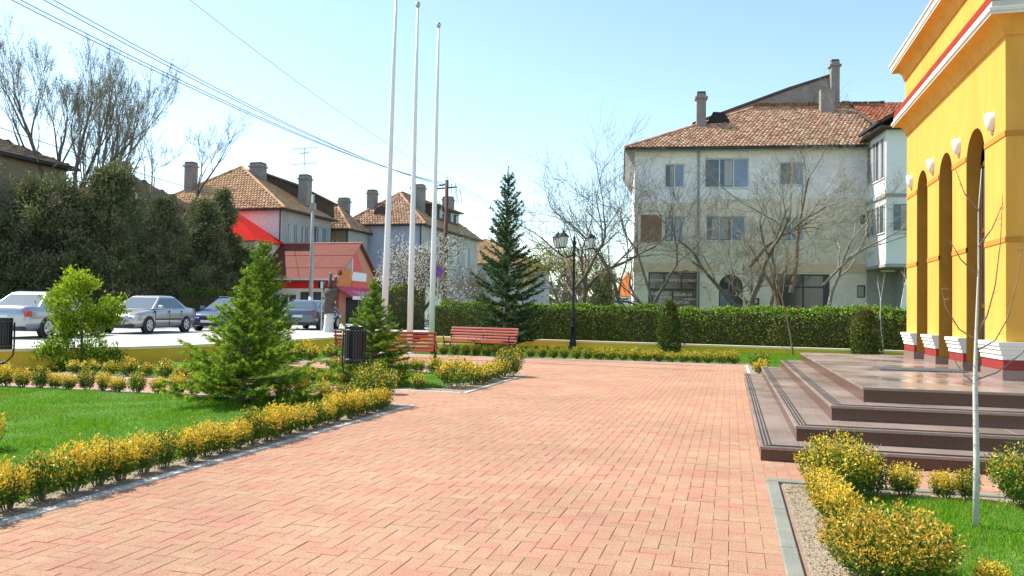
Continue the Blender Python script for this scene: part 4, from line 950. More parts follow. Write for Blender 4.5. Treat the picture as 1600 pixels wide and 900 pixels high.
t = thing('utility_pole', 'reddish dark wooden utility pole with crossarms and hanging cable loops', 'pole', (-20.7, 56.6, ZT))
q = MB(); q.tube([(0, 0, 0), (0, 0, 11.0)], [.19, .14], 9); q.build('pole', m_wood, t, True)
for z, a, b in ((10.4, -1.0, .95), (10.65, -.75, 0)):
    q = MB(M=Matrix.Rotation(radians(-20), 4, 'Z')); q.box(a, b, -.05, .05, z - .05, z + .05); q.build('crossarm', m_plastic, t)
for x, z in ((-.9, 10.46), (-.45, 10.46), (.45, 10.46), (.85, 10.46), (.0, 11.0)):
    q = MB(M=Matrix.Rotation(radians(-20), 4, 'Z')); q.lathe([(.02, z), (.02, z + .1), (.05, z + .12), (.05, z + .2), (.02, z + .24)], 8, (x, 0, 0)); q.build('insulator', m_steel, t)
for x, w in ((.35, .28), (.75, .22)):
    q = MB(); q.tube([(x, 0, 10.4), (x + .08, 0, 9.8), (x + .25, 0, 9.15), (x + .45, 0, 9.25), (x + .38, 0, 9.9), (x + w, 0, 10.35)], .022, 4); q.build('cable_loop', m_wire, t)
q = MB(); q.tube([(-.4, 0, 8.5), (-.4, 0, 9.0), (-.6, 0, 9.35), (-1.0, 0, 9.45)], .03, 5); q.tube([(-.4, 0, 8.5), (-.1, 0, 8.5)], .03, 5); q.build('bracket', m_steel, t)
q = MB(); q.tube([(-.3, -.25, -.1), (-.3, -.25, 6.7)], .06, 6); q.build('downpipe', m_plastic, t)
t = thing('lamp_pole', 'plain grey concrete pole rising in front of the tiled house and market hall', 'pole', (-25.3, 44.9, ZT))
q = MB(); q.tube([(0, 0, 0), (0, 0, 8.3)], [.15, .10], 8); q.build('pole', m_gpole, t, True)
q = MB(); q.tube([(0, 0, 0.003), (0, 0, 1.9)], [.156, .146], 8); q.build('whitewashed_foot', m_lime, t, True)
q = MB(); q.box(-.16, .16, -.12, .12, 7.3, 7.75); q.build('junction_box', m_gpole, t)
def road_sign(label, loc, rz, zc, r, back):
    t = thing('road_sign', label, 'sign', loc, rz)
    q = MB(); q.tube([(0, .03, 0), (0, .03, zc + r)], .035, 7); q.build('post', m_steel, t)
    q = MB(); q.lathe([(r, -.012), (r, .012)], 26, (0, 0, zc), axis='y'); q.build('disc', m_signback if back else m_signred, t)
    if back:
        q = MB(); q.box(-.05, .05, -.03, -.013, zc - .16, zc + .16); q.build('clamp', m_steel, t)
    else:
        q = MB(); q.lathe([(r * .80, -.0125), (r * .80, -.016)], 26, (0, 0, zc), axis='y'); q.build('face', m_signblue, t)
        q = MB(M=Matrix.Translation((0, 0, zc)) @ Matrix.Rotation(radians(45), 4, 'Y')); q.box(-r * .8, r * .8, -.022, -.0165, -r * .09, r * .09); q.build('bar', m_signred, t)
road_sign('round blue no-parking sign with red rim and slash, behind the right flagpole', (-14.5, 38.5, ZT), radians(10), 3.17, .31, False)
road_sign('dark round back of a road sign beside the pollarded tree', (-18.05, 33.0, ZT), radians(10), 2.25, .19, True)

# overhead wires, each a sagging cable of its own
def wire(label, a, b, sag, r=.012, group='overhead wires'):
    A, B = Vector(a), Vector(b); q = MB(); pts = []
    for k in range(25):
        s = k / 24; p = A.lerp(B, s); p.z -= sag * 4 * s * (1 - s); pts.append(p - A)
    q.tube(pts, r, 4); o = q.build('overhead_wire', m_wire); o.location = A
    tag(o, label, 'wire', group)
PT = Vector((-20.7, 56.6, ZT))
WE = [(-20.6, 10.5, 11.9), (-20.3, 10.3, 11.55), (-20.7, 10.2, 11.3), (-20.4, 10.0, 11.0)]
wire('topmost thin overhead wire crossing the sky alone to the utility pole', (-19.2, 14.5, 14.3), PT + Vector((0, 0, 11.25)), .9)
for k in range(4):
    wire(['upper', 'second', 'third', 'lowest'][k] + ' overhead wire of the bundle crossing the sky to the utility pole', WE[k], PT + Vector((-.85 + .35 * k, .2 - .1 * k, 10.68)), .9 + .06 * k, .016)
wire('dark cable sagging through the tall green tree at left', (-30.0, 16.0, 9.9), (-34.5, 62, 9.2), .7, .02)
wire('thin wire leaving the utility pole to the upper right', PT + Vector((0, 0, 11.25)), (-16, 105, 9.6), .9)
for k in range(3): wire(['left', 'middle', 'right'][k] + ' wire of three running from the crossarm down behind the tall spruce', PT + Vector((.1 + .35 * k, -.1 * k, 10.65)), (-15.5 + .5 * k, 106, 8.9), .9)
wire('low cable from the utility pole across behind the tall spruce', PT + Vector((0, 0, 8.5)), (-2.6, 48, 7.2), .5, .018)
wire('service wire from the apartment block corner down to the left', (-5.6, 42.6, 8.9), (-14, 48.5, 5.8), .3, .012)

# ================================================================== CARS
def car(label, loc, rz, paint, kind='sedan', L=4.55, Wd=1.74, H=1.43, plate=True, rack=False, group=None):
    """nose towards local -Y; body shell lofted from cross-sections"""
    t = thing('parked_car' if kind != 'van' else 'parked_van', label, 'car' if kind != 'van' else 'van', loc, rz, group)
    hw = Wd / 2; k = L / 4.55
    if kind == 'sedan':
        st_ = [(-2.27, .60, .36, .56), (-2.18, .74, .24, .66), (-1.95, .82, .20, .76), (-1.35, .86, .20, .84), (-.85, .87, .20, .90), (.2, .87, .20, .93), (1.2, .87, .20, .95), (1.75, .85, .22, .97), (2.12, .81, .24, .95), (2.22, .76, .28, .88), (2.27, .66, .40, .72)]
        bot = (-1.02, 1.62); top = (-.22, .92)
    elif kind == 'hatch':
        st_ = [(-2.27, .60, .36, .58), (-2.18, .74, .24, .68), (-1.95, .82, .20, .78), (-1.35, .86, .20, .86), (-.85, .87, .20, .92), (.2, .87, .20, .95), (1.2, .87, .20, .97), (1.75, .86, .22, .98), (2.12, .83, .24, .96), (2.22, .78, .28, .88), (2.27, .68, .40, .72)]
        bot = (-1.0, 2.12); top = (-.2, 1.55)
    else:
        st_ = [(-2.27, .62, .36, .70), (-2.18, .78, .24, .85), (-1.95, .84, .22, 1.0), (-1.5, .87, .22, 1.12), (-.85, .87, .22, 1.15), (.2, .87, .22, 1.15), (1.2, .87, .22, 1.15), (2.0, .87, .22, 1.15), (2.2, .86, .24, 1.15), (2.26, .84, .3, 1.1)]
        bot = (-1.55, 2.24); top = (-.75, 2.15)
    sx = hw / .87
    b = MB(); vs = []; fs = []
    for (y, w, zl, zh) in st_:
        w *= sx; y *= k
        half = [(w * .80, zl), (w * .97, zl + .10), (w, zl + .5 * (zh - zl)), (w * .985, zl + .75 * (zh - zl)), (w * .93, zh - .015), (w * .80, zh + .012), (w * .4, zh + .03)]
        ring = [(x, y, z) for x, z in half] + [(-x, y, z) for x, z in reversed(half)]
        vs += ring
    m = 14
    for i in range(len(st_) - 1):
        for j in range(m): fs.append((i * m + j, (i + 1) * m + j, (i + 1) * m + (j + 1) % m, i * m + (j + 1) % m))
    fs.append(tuple(range(m))); fs.append(tuple((len(st_) - 1) * m + j for j in reversed(range(m))))
    b.add(vs, fs); b.build('body', paint, t, True)
    zb = .915 if kind != 'van' else 1.14
    B = [(-.78 * sx, bot[0] * k), (.78 * sx, bot[0] * k), (.78 * sx, bot[1] * k), (-.78 * sx, bot[1] * k)]
    rw = .56 if kind != 'van' else .74
    T = [(-rw * sx, top[0] * k), (rw * sx, top[0] * k), (rw * sx, top[1] * k), (-rw * sx, top[1] * k)]
    c = MB(); vs = [(x, y, zb) for x, y in B] + [(x, y, H - .05) for x, y in T] + [(x * .86, (y + (.18 if i < 2 else -.18) * k), H) for i, (x, y) in enumerate(T)]
    c.add(vs, [(0, 1, 5, 4), (1, 2, 6, 5), (2, 3, 7, 6), (3, 0, 4, 7), (4, 5, 9, 8), (5, 6, 10, 9), (6, 7, 11, 10), (7, 4, 8, 11), (8, 9, 10, 11)])
    c.build('cabin', paint, t, bevel=.03)
    V = [Vector(p) for p in vs]
    def pane(i0, i1, j1, j0, u0, u1, v0, v1, name):
        """glass laid 6 mm proud on a cabin face: bilinear patch"""
        def P(u, v): return (V[i0].lerp(V[i1], u)).lerp(V[j0].lerp(V[j1], u), v)
        nrm = (V[i1] - V[i0]).cross(V[j0] - V[i0]).normalized() * .012
        q = MB(); p = [P(u0, v0), P(u1, v0), P(u1, v1), P(u0, v1)]
        q.add([(a + nrm)[:] for a in p] + [(a - nrm)[:] for a in p], [(0, 1, 2, 3), (0, 4, 5, 1), (1, 5, 6, 2), (2, 6, 7, 3), (3, 7, 4, 0)])
        return q.build(name, m_carglass, t)
    pane(0, 1, 5, 4, .05, .95, .03, .94, 'windscreen'); pane(2, 3, 7, 6, .05, .95, .08 if kind == 'sedan' else .25, .90, 'rear_window')
    for (a, b_, c_, d_) in ((1, 2, 6, 5), (3, 0, 4, 7)):
        if kind == 'van': cuts = ((.06, .30),) if a == 1 else ((.70, .94),)
        else: cuts = ((.07, .50), (.53, .90)) if a == 1 else ((.10, .47), (.50, .93))
        for u0, u1 in cuts: pane(a, b_, c_, d_, u0, u1, .06, .90, 'side_window')
    wr = .315
    for sxn in (-1, 1):
        for y in (-1.38 * k, 1.30 * k):
            q = MB(); x = sxn * (hw - .02); q.lathe([(wr + .035, -.12), (wr + .035, .022)] if sxn > 0 else [(wr + .035, -.022), (wr + .035, .12)], 20, (x, y, wr), axis='x'); q.build('wheel_arch', m_plastic, t)
            o = sxn * .035; lo, hi = sorted((x + o - sxn * .20, x + o))
            q = MB(); q.lathe([(wr - .10, lo - 0), (wr - .02, lo), (wr, lo + .03), (wr, hi - .03), (wr - .02, hi), (wr - .11, hi)], 22, (0, y, wr), axis='x'); w = q.build('wheel', m_rubber, t, True)
            q = MB(); f = x + o
            q.lathe([(.215, f - .006), (.205, f + .004), (.06, f + .010)] if sxn > 0 else [(.06, f - .010), (.205, f - .004), (.215, f + .006)], 20, (0, y, wr), axis='x'); q.build('rim', m_alloy, w)
            q = MB()
            for j in range(5):
                a = 2 * pi * j / 5; q.lathe([(.036, -.002), (.036, .004)], 8, (f + sxn * .008, y + .13 * cos(a), wr + .13 * sin(a)), axis='x')
            tag(q.build('rim_hole', m_plastic, w), kind='stuff')
        q = MB(); x = sxn * .60 * sx; q.cbox(x - .19, x + .19, -2.20 * k, -1.98 * k, .56, .70); q.build('headlight', m_lampc, t, bevel=.03)
        zt_ = .74 if kind == 'sedan' else .76
        q = MB(); x = sxn * .62 * sx; q.cbox(x - .20, x + .17, 2.02 * k, 2.235 * k, zt_ - .08, zt_ + .09); q.build('tail_light', m_lampr, t, bevel=.03)
        q = MB(); q.cbox(sxn * hw - .02 if sxn > 0 else -hw - .17, sxn * hw + .17 if sxn > 0 else -hw + .02, -.84 * k, -.70 * k, zb + .0, zb + .15, .03, .03); q.build('wing_mirror', paint, t, bevel=.02)
        q = MB(); q.box(*(sorted((sxn * (hw - .03), sxn * (hw + .012)))), -.98 * k, .92 * k, .50, .56); q.build('side_moulding', m_plastic, t)
        for y in (-.98 * k, .03 * k, .95 * k):
            q = MB(); q.box(*(sorted((sxn * (hw - .06), sxn * (hw + .003)))), y - .006, y + .006, .30, .86); q.build('door_seam', m_plastic, t)
        for y in (-.05 * k, .85 * k):
            q = MB(); q.box(*(sorted((sxn * (hw - .05), sxn * (hw + .02)))), y - .08, y + .08, .74, .775); q.build('door_handle', paint, t)
    q = MB(); q.box(-.74 * sx, .74 * sx, -2.29 * k, -2.12 * k, .24, .35); q.build('front_bumper', m_plastic, t, bevel=.02)
    q = MB(); q.box(-.74 * sx, .74 * sx, 2.12 * k, 2.285 * k, .26, .36); q.build('rear_bumper', m_plastic, t, bevel=.02)
    q = MB(); q.box(-.34, .34, -2.285 * k, -2.19 * k, .50, .60); q.build('grille', m_plastic, t)
    if plate:
        q = MB(); q.box(-.26, .26, -2.31 * k, -2.291 * k, .36, .47); q.build('number_plate', m_plate, t)
        q = MB(); q.box(-.26, .26, 2.262 * k, 2.29 * k, .60, .71); q.build('number_plate', m_plate, t)
    if rack:
        for x in (-.5, .5):
            q = MB(); q.tube([(x, -.1, H + .06), (x, .9, H + .06)], .02, 5); q.tube([(x, -.05, H - .03), (x, -.05, H + .06)], .018, 5); q.tube([(x, .85, H - .03), (x, .85, H + .06)], .018, 5); q.build('roof_rail', m_steel, t)
    return t
ZS = .40
car('silver sedan parked rear towards us with red tail lights, left of the cypress', (-21.15, 20.85, ZS), pi + radians(13), m_silver)
car('champagne silver sedan parked nose towards us, right of the cypress', (-21.8, 26.25, ZS), radians(9.4), m_champ)
car('dark blue car with roof rails, partly hidden by the yellow-green spruce', (-21.65, 31.35, ZS), radians(10), m_blue, 'hatch', rack=True)
car('blue-grey hatchback with a red tail light in front of the market hall', (-20.0, 35.7, ZS), pi + radians(10), m_dblue, 'hatch', L=4.3)
car('car cut off by the left picture edge, only its tail light showing', (-23.9, 17.9, ZS), pi + radians(13), m_wine, 'hatch', L=4.2)
car('white van whose roof shows above the hedge between the flagpoles', (-18.8, 46.0, .25), radians(0), m_vanw, 'van', L=5.0, Wd=1.9, H=2.45)

# ================================================================== BUILDINGS
def facade(mb, x0, x1, z0, z1, ops, y=0, dep=.14):
    """wall face at y looking to -Y with rectangular openings and their reveals"""
    xs = sorted({x0, x1, *[o[0] for o in ops], *[o[1] for o in ops]}); zs = sorted({z0, z1, *[o[2] for o in ops], *[o[3] for o in ops]})
    for i in range(len(xs) - 1):
        for j in range(len(zs) - 1):
            cx, cz = (xs[i] + xs[i + 1]) / 2, (zs[j] + zs[j + 1]) / 2
            if cx < x0 or cx > x1 or cz < z0 or cz > z1 or any(o[0] < cx < o[1] and o[2] < cz < o[3] for o in ops): continue
            mb.quad((xs[i], y, zs[j]), (xs[i + 1], y, zs[j]), (xs[i + 1], y, zs[j + 1]), (xs[i], y, zs[j + 1]))
    for a, b, c, d in ops:
        mb.quad((a, y, c), (b, y, c), (b, y + dep, c), (a, y + dep, c)); mb.quad((a, y + dep, d), (b, y + dep, d), (b, y, d), (a, y, d))
        mb.quad((a, y, c), (a, y + dep, c), (a, y + dep, d), (a, y, d)); mb.quad((b, y + dep, c), (b, y, c), (b, y, d), (b, y + dep, d))
def window(root, M, a, b, c, d, y=.10, n=2, fm=None, pm=None, rows=1, sill=True):
    """frame, panes and sill set in an opening; M maps facade coordinates to the building's"""
    fm = fm or m_frame; f = MB(M=M); w = .055
    for x0, x1, z0, z1 in ((a, a + w, c, d), (b - w, b, c, d), (a + w, b - w, c, c + w), (a + w, b - w, d - w, d)): f.box(x0, x1, y, y + .06, z0, z1)
    cw = (b - a - 2 * w) / n; rh = (d - c - 2 * w) / rows
    for i in range(1, n): f.box(a + w + cw * i - w / 2, a + w + cw * i + w / 2, y + .004, y + .056, c + w, d - w)
    for j in range(1, rows): f.box(a + w, b - w, y + .008, y + .052, c + w + rh * j - w / 2, c + w + rh * j + w / 2)
    fo = f.build('window', fm, root)
    for i in range(n):
        for j in range(rows):
            p = MB(M=M); p.box(a + w + cw * i + (w / 2 if i else 0), a + w + cw * (i + 1) - (w / 2 if i < n - 1 else 0), y + .02, y + .035, c + w + rh * j + (w / 2 if j else 0), c + w + rh * (j + 1) - (w / 2 if j < rows - 1 else 0))
            p.build('pane', pm or (m_paneb if i == n - 1 and n > 1 else m_pane), fo)
            if R.random() < .55:                             # net curtain drawn over part of the pane
                xa = a + w + cw * i + .06; xb = a + w + cw * (i + 1) - .06; t_ = R.uniform(.25, .8); lo = R.random() < .5
                p = MB(M=M); p.box(xa if lo else xb - (xb - xa) * t_, xa + (xb - xa) * t_ if lo else xb, y + .012, y + .017, c + w + rh * j + .06, c + w + rh * (j + 1) - .05); p.build('curtain', m_curt, fo)
    if sill: p = MB(M=M); p.box(a - .05, b + .05, -.05, y, c - .05, c + .002); p.build('sill', m_frame, fo)
def tiles(root, poly, mats, tw=.24, tl=.30, th_=.035, seed=0, thick=.12, under=None):
    """a roof plane: timber slab with courses of separate tiles laid over it (poly is planar, first edge is the eave)"""
    g_ = np.random.default_rng(seed); P = [Vector(p) for p in poly]
    u = (P[1] - P[0]).normalized(); n = (P[1] - P[0]).cross(P[2] - P[0]).normalized()
    if n.z < 0: n = -n
    v = n.cross(u).normalized()
    if v.z < 0: v = -v
    q = [((p - P[0]).dot(u), (p - P[0]).dot(v)) for p in P]
    MB().slab([p[:] for p in P], thick).build('roof', under or m_under, root)
    U = [a for a, _ in q]; Vv = [b for _, b in q]
    def inside(x, y):
        r = False; j = len(q) - 1
        for i in range(len(q)):
            if (q[i][1] > y) != (q[j][1] > y) and x < (q[j][0] - q[i][0]) * (y - q[i][1]) / (q[j][1] - q[i][1]) + q[i][0]: r = not r
            j = i
        return r
    X = []
    y = -.03; row = 0
    nr = int((max(Vv)) / tl) + 1
    for r in range(nr):
        yc = (r + .5) * tl
        x = min(U) + (.5 if r % 2 else 0) * tw + .5 * tw
        while x < max(U):
            if inside(x, min(yc, max(Vv) - .02)): X.append((x, r * tl))
            x += tw
    if not X: return
    X = np.array(X); n_ = len(X); jit = g_.normal(size=(n_, 3)) * np.array([.006, .012, .007])
    u_, v_, n3, o = map(np.array, (u, v, n, P[0]))
    def pt(du, dv, dn): return o + u_ * (X[:, :1] + jit[:, :1] + du) + v_ * (X[:, 1:] + jit[:, 1:2] + dv) + n3 * (.012 + jit[:, 2:3] + dn)
    a, b = -tw * .47, tw * .47; e0, e1 = -.05, tl * 1.0
    A0, B0, A1, B1 = pt(a, e0, .012), pt(b, e0, .012), pt(a, e1, .004), pt(b, e1, .004)
    A2, B2, A3, B3 = pt(a, e0, .012 + th_), pt(b, e0, .012 + th_), pt(a, e1, .004 + th_ * .4), pt(b, e1, .004 + th_ * .4)
    verts = np.stack([A0, B0, A1, B1, A2, B2, A3, B3], 1).reshape(-1, 3)
    F = np.array([(4, 5, 7, 6), (0, 1, 5, 4), (2, 0, 4, 6), (1, 3, 7, 5)]); F = (np.arange(n_)[:, None, None] * 8 + F[None]).reshape(-1, 4)
    me = bpy.data.meshes.new('roof_tile'); me.vertices.add(len(verts)); me.vertices.foreach_set('co', verts.astype(np.float32).ravel())
    me.loops.add(F.size); me.loops.foreach_set('vertex_index', F.ravel().astype(np.int32)); me.polygons.add(len(F))
    me.polygons.foreach_set('loop_start', np.arange(0, F.size, 4, dtype=np.int32)); me.polygons.foreach_set('loop_total', np.full(len(F), 4, dtype=np.int32))
    me.materials.append(mats); me.update(calc_edges=True)
    o_ = link(bpy.data.objects.new('roof_tile', me)); o_.parent = root; tag(o_, kind='stuff')
def ridge_caps(root, a, b, m, r=.10):
    A, B = Vector(a), Vector(b); n = max(2, int((B - A).length / .4)); q = MB()
    for i in range(n): p0, p1 = A.lerp(B, i / n), A.lerp(B, (i + 1.08) / n); q.tube([p0 + Vector((0, 0, .03)), p1 + Vector((0, 0, .03))], [r, r * .82], 7)
    tag(q.build('ridge_tile', m, root), kind='stuff')
def chimney(root, x, y, z0, z1, w=.5, d=.5, cap=True, m=None):
    q = MB(); q.box(x - w / 2, x + w / 2, y - d / 2, y + d / 2, z0, z1); o = q.build('chimney', m or m_chim, root)
    if cap:
        q = MB(); q.box(x - w / 2 - .09, x + w / 2 + .09, y - d / 2 - .09, y + d / 2 + .09, z1 - .30, z1 - .20); q.build('chimney_band', m or m_chim, o)
        q = MB(); q.box(x - w / 2 + .03, x + w / 2 - .03, y - d / 2 + .03, y + d / 2 - .03, z1 + .002, z1 + .1); q.build('chimney_pot', m_dark, o)

# ---- apartment block with shop windows
ORG = (6.38 * cos(ya) - 42 * sin(ya), 6.38 * sin(ya) + 42 * cos(ya), ZT); AB = radians(15.3 - 7.65)
ab = thing('apartment_block', 'three storey grey and ochre apartment block with tiled roof, behind bare trees', 'building', ORG, AB)
I4 = Matrix.Identity(4); WX = 11.65; EV = 9.72
OP = [(1.56, 2.57, 7.81, 9.05), (3.60, 5.85, 7.79, 9.33), (1.56, 2.54, 4.94, 6.31), (3.70, 5.7, 5.0, 6.3), (7.4, 8.6, 7.9, 9.1), (7.4, 8.6, 5.0, 6.25), (.77, 3.39, .45, 3.36), (7.28, 9.87, .3, 3.32), (11.2, 11.62, 2.15, 2.78), (11.34, 11.6, 5.88, 6.36)]
def wallpart(x0, x1, z0, z1, m, ops=(), y=0, name='wall'):
    q = MB(); facade(q, x0, x1, z0, z1, [o for o in OP if o[0] >= x0 - .01 and o[1] <= x1 + .01 and o[2] >= z0 and o[3] <= z1], y); return q.build(name, m, ab)
wallpart(0, 3.29, 7.0, EV, m_wallw); wallpart(0, 3.29, 3.86, 7.0, m_wallo); wallpart(0, 4.38, 0, 3.4, m_wallc)
wallpart(3.29, WX, 7.2, EV, m_wallw); wallpart(3.29, WX, 3.86, 7.2, m_wallo)
q = MB(); q.box(-.03, 4.36, -.035, -.001, 3.405, 3.86); q.box(5.62, WX - .01, -.035, -.001, 3.405, 3.86); q.build('fascia_band', m_wallpk, ab)
wallpart(5.59, WX, 0, 3.4, m_wallc)
q = MB(); r = .605; cx = 4.985; K = 14; SPA = 2.66                       # arched entrance
pa = [(cx - r * cos(pi * k / K), SPA + r * sin(pi * k / K)) for k in range(K + 1)]
for k in range(K):
    q.quad((pa[k][0], 0, pa[k][1]), (pa[k + 1][0], 0, pa[k + 1][1]), (pa[k + 1][0], 0, 3.86), (pa[k][0], 0, 3.86)); q.quad((pa[k][0], 0, pa[k][1]), (pa[k][0], .25, pa[k][1]), (pa[k + 1][0], .25, pa[k + 1][1]), (pa[k + 1][0], 0, pa[k + 1][1]))
q.quad((4.38, 0, 0), (4.38, .25, 0), (4.38, .25, SPA), (4.38, 0, SPA)); q.quad((5.59, .25, 0), (5.59, 0, 0), (5.59, 0, SPA), (5.59, .25, SPA)); q.build('arch_surround', m_wallc, ab)
q = MB(); q.add([(4.38, .22, 0), (5.59, .22, 0)] + [(x, .22, z) for x, z in reversed(pa)], [tuple(range(K + 3))]); ad = q.build('entrance_door', m_framed, ab)
q = MB(); q.box(4.46, 4.95, .20, .215, .3, 2.5); q.build('door_pane', m_paneb, ad); q = MB(); q.box(5.05, 5.5, .20, .215, .2, 2.5); q.build('door_pane', m_pane, ad)
q = MB(); q.box(5.02, 5.55, -.03, -.004, .2, 2.62); q.box(5.07, 5.5, -.05, -.031, .25, 2.55); q.build('open_door_leaf', m_framed, ad)
q = MB(); q.quad((0, .0, 0), (0, 10, 0), (0, 10, EV), (0, 0, EV)); q.quad((0, 10, 0), (18, 10, 0), (18, 10, EV), (0, 10, EV)); q.quad((18, 10, 0), (18, -3, 0), (18, -3, EV), (18, 10, EV)); q.quad((0, .16, EV - .1), (18, .16, EV - .1), (18, 10, EV - .1), (0, 10, EV - .1)); q.build('side_wall', m_wallw, ab)
q = MB(); q.box(.34, 1.43, -.02, -.002, 4.93, 6.37); q.build('brown_panel', m_wallbr, ab)
for o in OP[:6]: window(ab, I4, *o, n=3 if o[1] - o[0] > 1.5 else 2)
window(ab, I4, *OP[8], n=1, fm=m_framed, pm=m_shopg, sill=False); window(ab, I4, *OP[9], n=1, fm=m_framed, sill=False)
# shop front with lettered panes
a, b, c, d = OP[6]; f = MB(); w = .07
for x0, x1, z0, z1 in ((a, a + w, c, d), (b - w, b, c, d), (a + w, b - w, d - w, d), (a + w, b - w, 2.40, 2.50), (1.98, 2.06, c, 2.40), (1.55, 1.62, 2.5, d - w), (2.44, 2.51, 2.5, d - w), (a + w, b - w, c, c + .1)): f.box(x0, x1, .04, .10, z0, z1)
sf = f.build('shop_window', m_framed, ab)
for x0, x1, z0, z1 in ((a + w, 1.55, 2.5, d - w), (1.62, 2.44, 2.5, d - w), (2.51, b - w, 2.5, d - w), (a + w, 1.98, c + .1, 2.4), (2.06, b - w, c + .1, 2.4)):
    p = MB(); p.box(x0, x1, .07, .085, z0, z1); p.build('pane', m_shopg, sf)
for tx, x, z, s in (('ALTOIRE', 1.22, 2.93, .20), ('PRIME', 2.0, 2.93, .19), ('DECORATII', 2.84, 2.93, .19), ('CONFRACE', 1.24, 2.22, .21), ('TERMICE', 1.62, 2.03, .19), ('PRO LEMN', 1.70, 1.84, .15), ('FURNITURI', 1.28, 1.68, .2), ('SI SCULE', 1.62, 1.49, .13),
                    ('LAZURI LE', 2.50, 2.19, .21), ('LAMBRIURI', 2.95, 1.96, .15), ('GLETURI', 2.45, 1.78, .21), ('ADEZIVI', 2.9, 1.56, .16), ('AMORSE', 2.42, 1.38, .2), ('VOPSELE', 2.9, 1.18, .15)):
    text_mesh(tx, s, 'lettering', m_letter, sf, (x, .066, z), (pi / 2, 0, 0), .002, 1.05)
for pl in ([(.9, 1.05), (1.5, 1.15), (1.48, 1.5), (.88, 1.32)], [(2.15, .9), (2.75, 1.0), (2.72, 1.25), (2.14, 1.3)]):
    p = MB(); p.add([(x, .067, z) for x, z in pl], [(0, 1, 2, 3)]); p.build('poster', m_poster, sf)
a, b, c, d = OP[7]; f = MB()                                            # dark double shop window on the right
for x0, x1, z0, z1 in ((a, a + .55, c, d), (8.55, 8.62, c, d), (b - .3, b, c, d), (a + .55, b - .3, d - .08, d), (a + .55, 8.55, 2.62, 2.70), (8.62, b - .3, 2.62, 2.70), (7.83, 7.9, c, 2.62)): f.box(x0, x1, .04, .12, z0, z1)
sf = f.build('shop_window', m_framed, ab)
for x0, x1, z0, z1 in ((7.83, 8.55, 2.7, d - .08), (8.62, b - .3, 2.7, d - .08), (7.9, 8.55, c, 2.62), (8.62, b - .3, c, 2.62)):
    p = MB(); p.box(x0, x1, .07, .085, z0, z1); p.build('pane', m_shopg, sf)
q = MB(); q.box(5.94, 6.36, -.30, -.01, 1.72, 2.06); ac = q.build('air_conditioner', m_plastic, ab, bevel=.03); q = MB(); q.lathe([(.13, -.315), (.13, -.301)], 14, (6.15, 0, 1.89), axis='y'); q.build('fan_grille', m_steel, ac)
q = MB(); q.tube([(3.29, -.06, .1), (3.29, -.06, EV)], .05, 6); q.build('downpipe', m_gpole, ab)
# wing with enclosed balconies coming forward on the right
WY = -3.0; X0 = WX
wq = MB(); wq.quad((X0, 0, 3.7), (X0, WY, 3.7), (X0, WY, EV + .3), (X0, 0, EV + .3)); wq.quad((X0, WY, 3.7), (18, WY, 3.7), (18, WY, EV + .3), (X0, WY, EV + .3)); wq.quad((X0, 0, 3.7), (18, 0, 3.7), (18, WY, 3.7), (X0, WY, 3.7)); wq.build('wing_wall', m_white, ab)
wq = MB(); wq.quad((13.0, 0, 0), (13.0, WY + .6, 0), (13.0, WY + .6, 3.69), (13.0, 0, 3.69)); wq.quad((13.0, WY + .6, 0), (18, WY + .6, 0), (18, WY + .6, 3.69), (13.0, WY + .6, 3.69)); wq.quad((X0, 0.0, 0), (13.0, 0.0, 0), (13.0, 0.0, 3.69), (X0, 0.0, 3.69)); wq.build('passage_wall', m_wallg, ab)
Ml = Matrix.Translation((X0, 0, 0)) @ Matrix.Rotation(-pi / 2, 4, 'Z')     # facade coords on the wing's left face: x runs forward
for (z0, z1, n, pm) in ((5.15, 6.55, 4, m_pane), (7.75, 9.75, 4, m_pane)): window(ab, Ml, .15, 2.85, z0, z1, y=-.05, n=n, pm=pm, sill=False)
Mf = Matrix.Translation((X0, WY, 0))
window(ab, Mf, .25, 1.9, 5.2, 6.55, y=-.05, n=2, pm=m_pane, sill=False)
q = MB(); q.box(X0 - .08, X0 - .001, WY - .08, -.01, 6.85, 7.0); q.box(X0 + .001, 18, WY - .08, WY - .001, 6.85, 7.0); q.build('balcony_slab', m_wallg, ab)
q = MB(); q.box(X0 - .05, 18, WY - .05, -.002, 3.55, 3.69); q.build('balcony_slab', m_wallg, ab)
q = MB(); q.box(13.6, 15.2, WY + .50, WY + .595, 2.5, 3.1); q.build('red_sign', m_redp, ab)
q = MB(); q.box(X0 + .35, X0 + 1.0, -1.2, -1.05, 3.42, 3.50); q.build('tube_lamp', m_white, ab)
# roofs
RZ = 13.15; RY = 5.0; OV = .5; ZE = EV + .12
e0, e1 = (-OV, -OV, ZE), (WX + 1.5, -OV, ZE)
tiles(ab, [e0, e1, (12.3, RY, RZ), (6.8, RY, RZ)], m_tile, .21, .25, seed=1)
tiles(ab, [(-OV, 10.5, ZE), e0, (6.8, RY, RZ)], m_tile, .21, .25, seed=2)
tiles(ab, [(18.5, 10.5, ZE), (-OV, 10.5, ZE), (6.8, RY, RZ), (14.0, RY, RZ)], m_tiled, .3, .4, seed=3)
sl_ = (RZ - ZE) / (RY + OV)
tiles(ab, [(X0 - .45, -.55, ZE + .52), (X0 - .45, WY - .55, ZE + .52), (14.4, WY - .55, ZE + 2.35), (14.4, 1.5, ZE + 2.35)], m_tiler, .21, .25, seed=4)
tiles(ab, [(12.2, -.2, ZE + 1.0), (15.8, -.2, ZE + 1.0), (15.2, RY, RZ + .15), (12.25, RY, RZ + .03)], m_tiler, .21, .25, seed=6)
tiles(ab, [(18.5, 1.5, ZE + .52), (18.5, WY - .55, ZE + .52), (14.45, WY - .55, ZE + 2.35), (14.45, 1.5, ZE + 2.35)], m_tiled, .3, .4, seed=8)
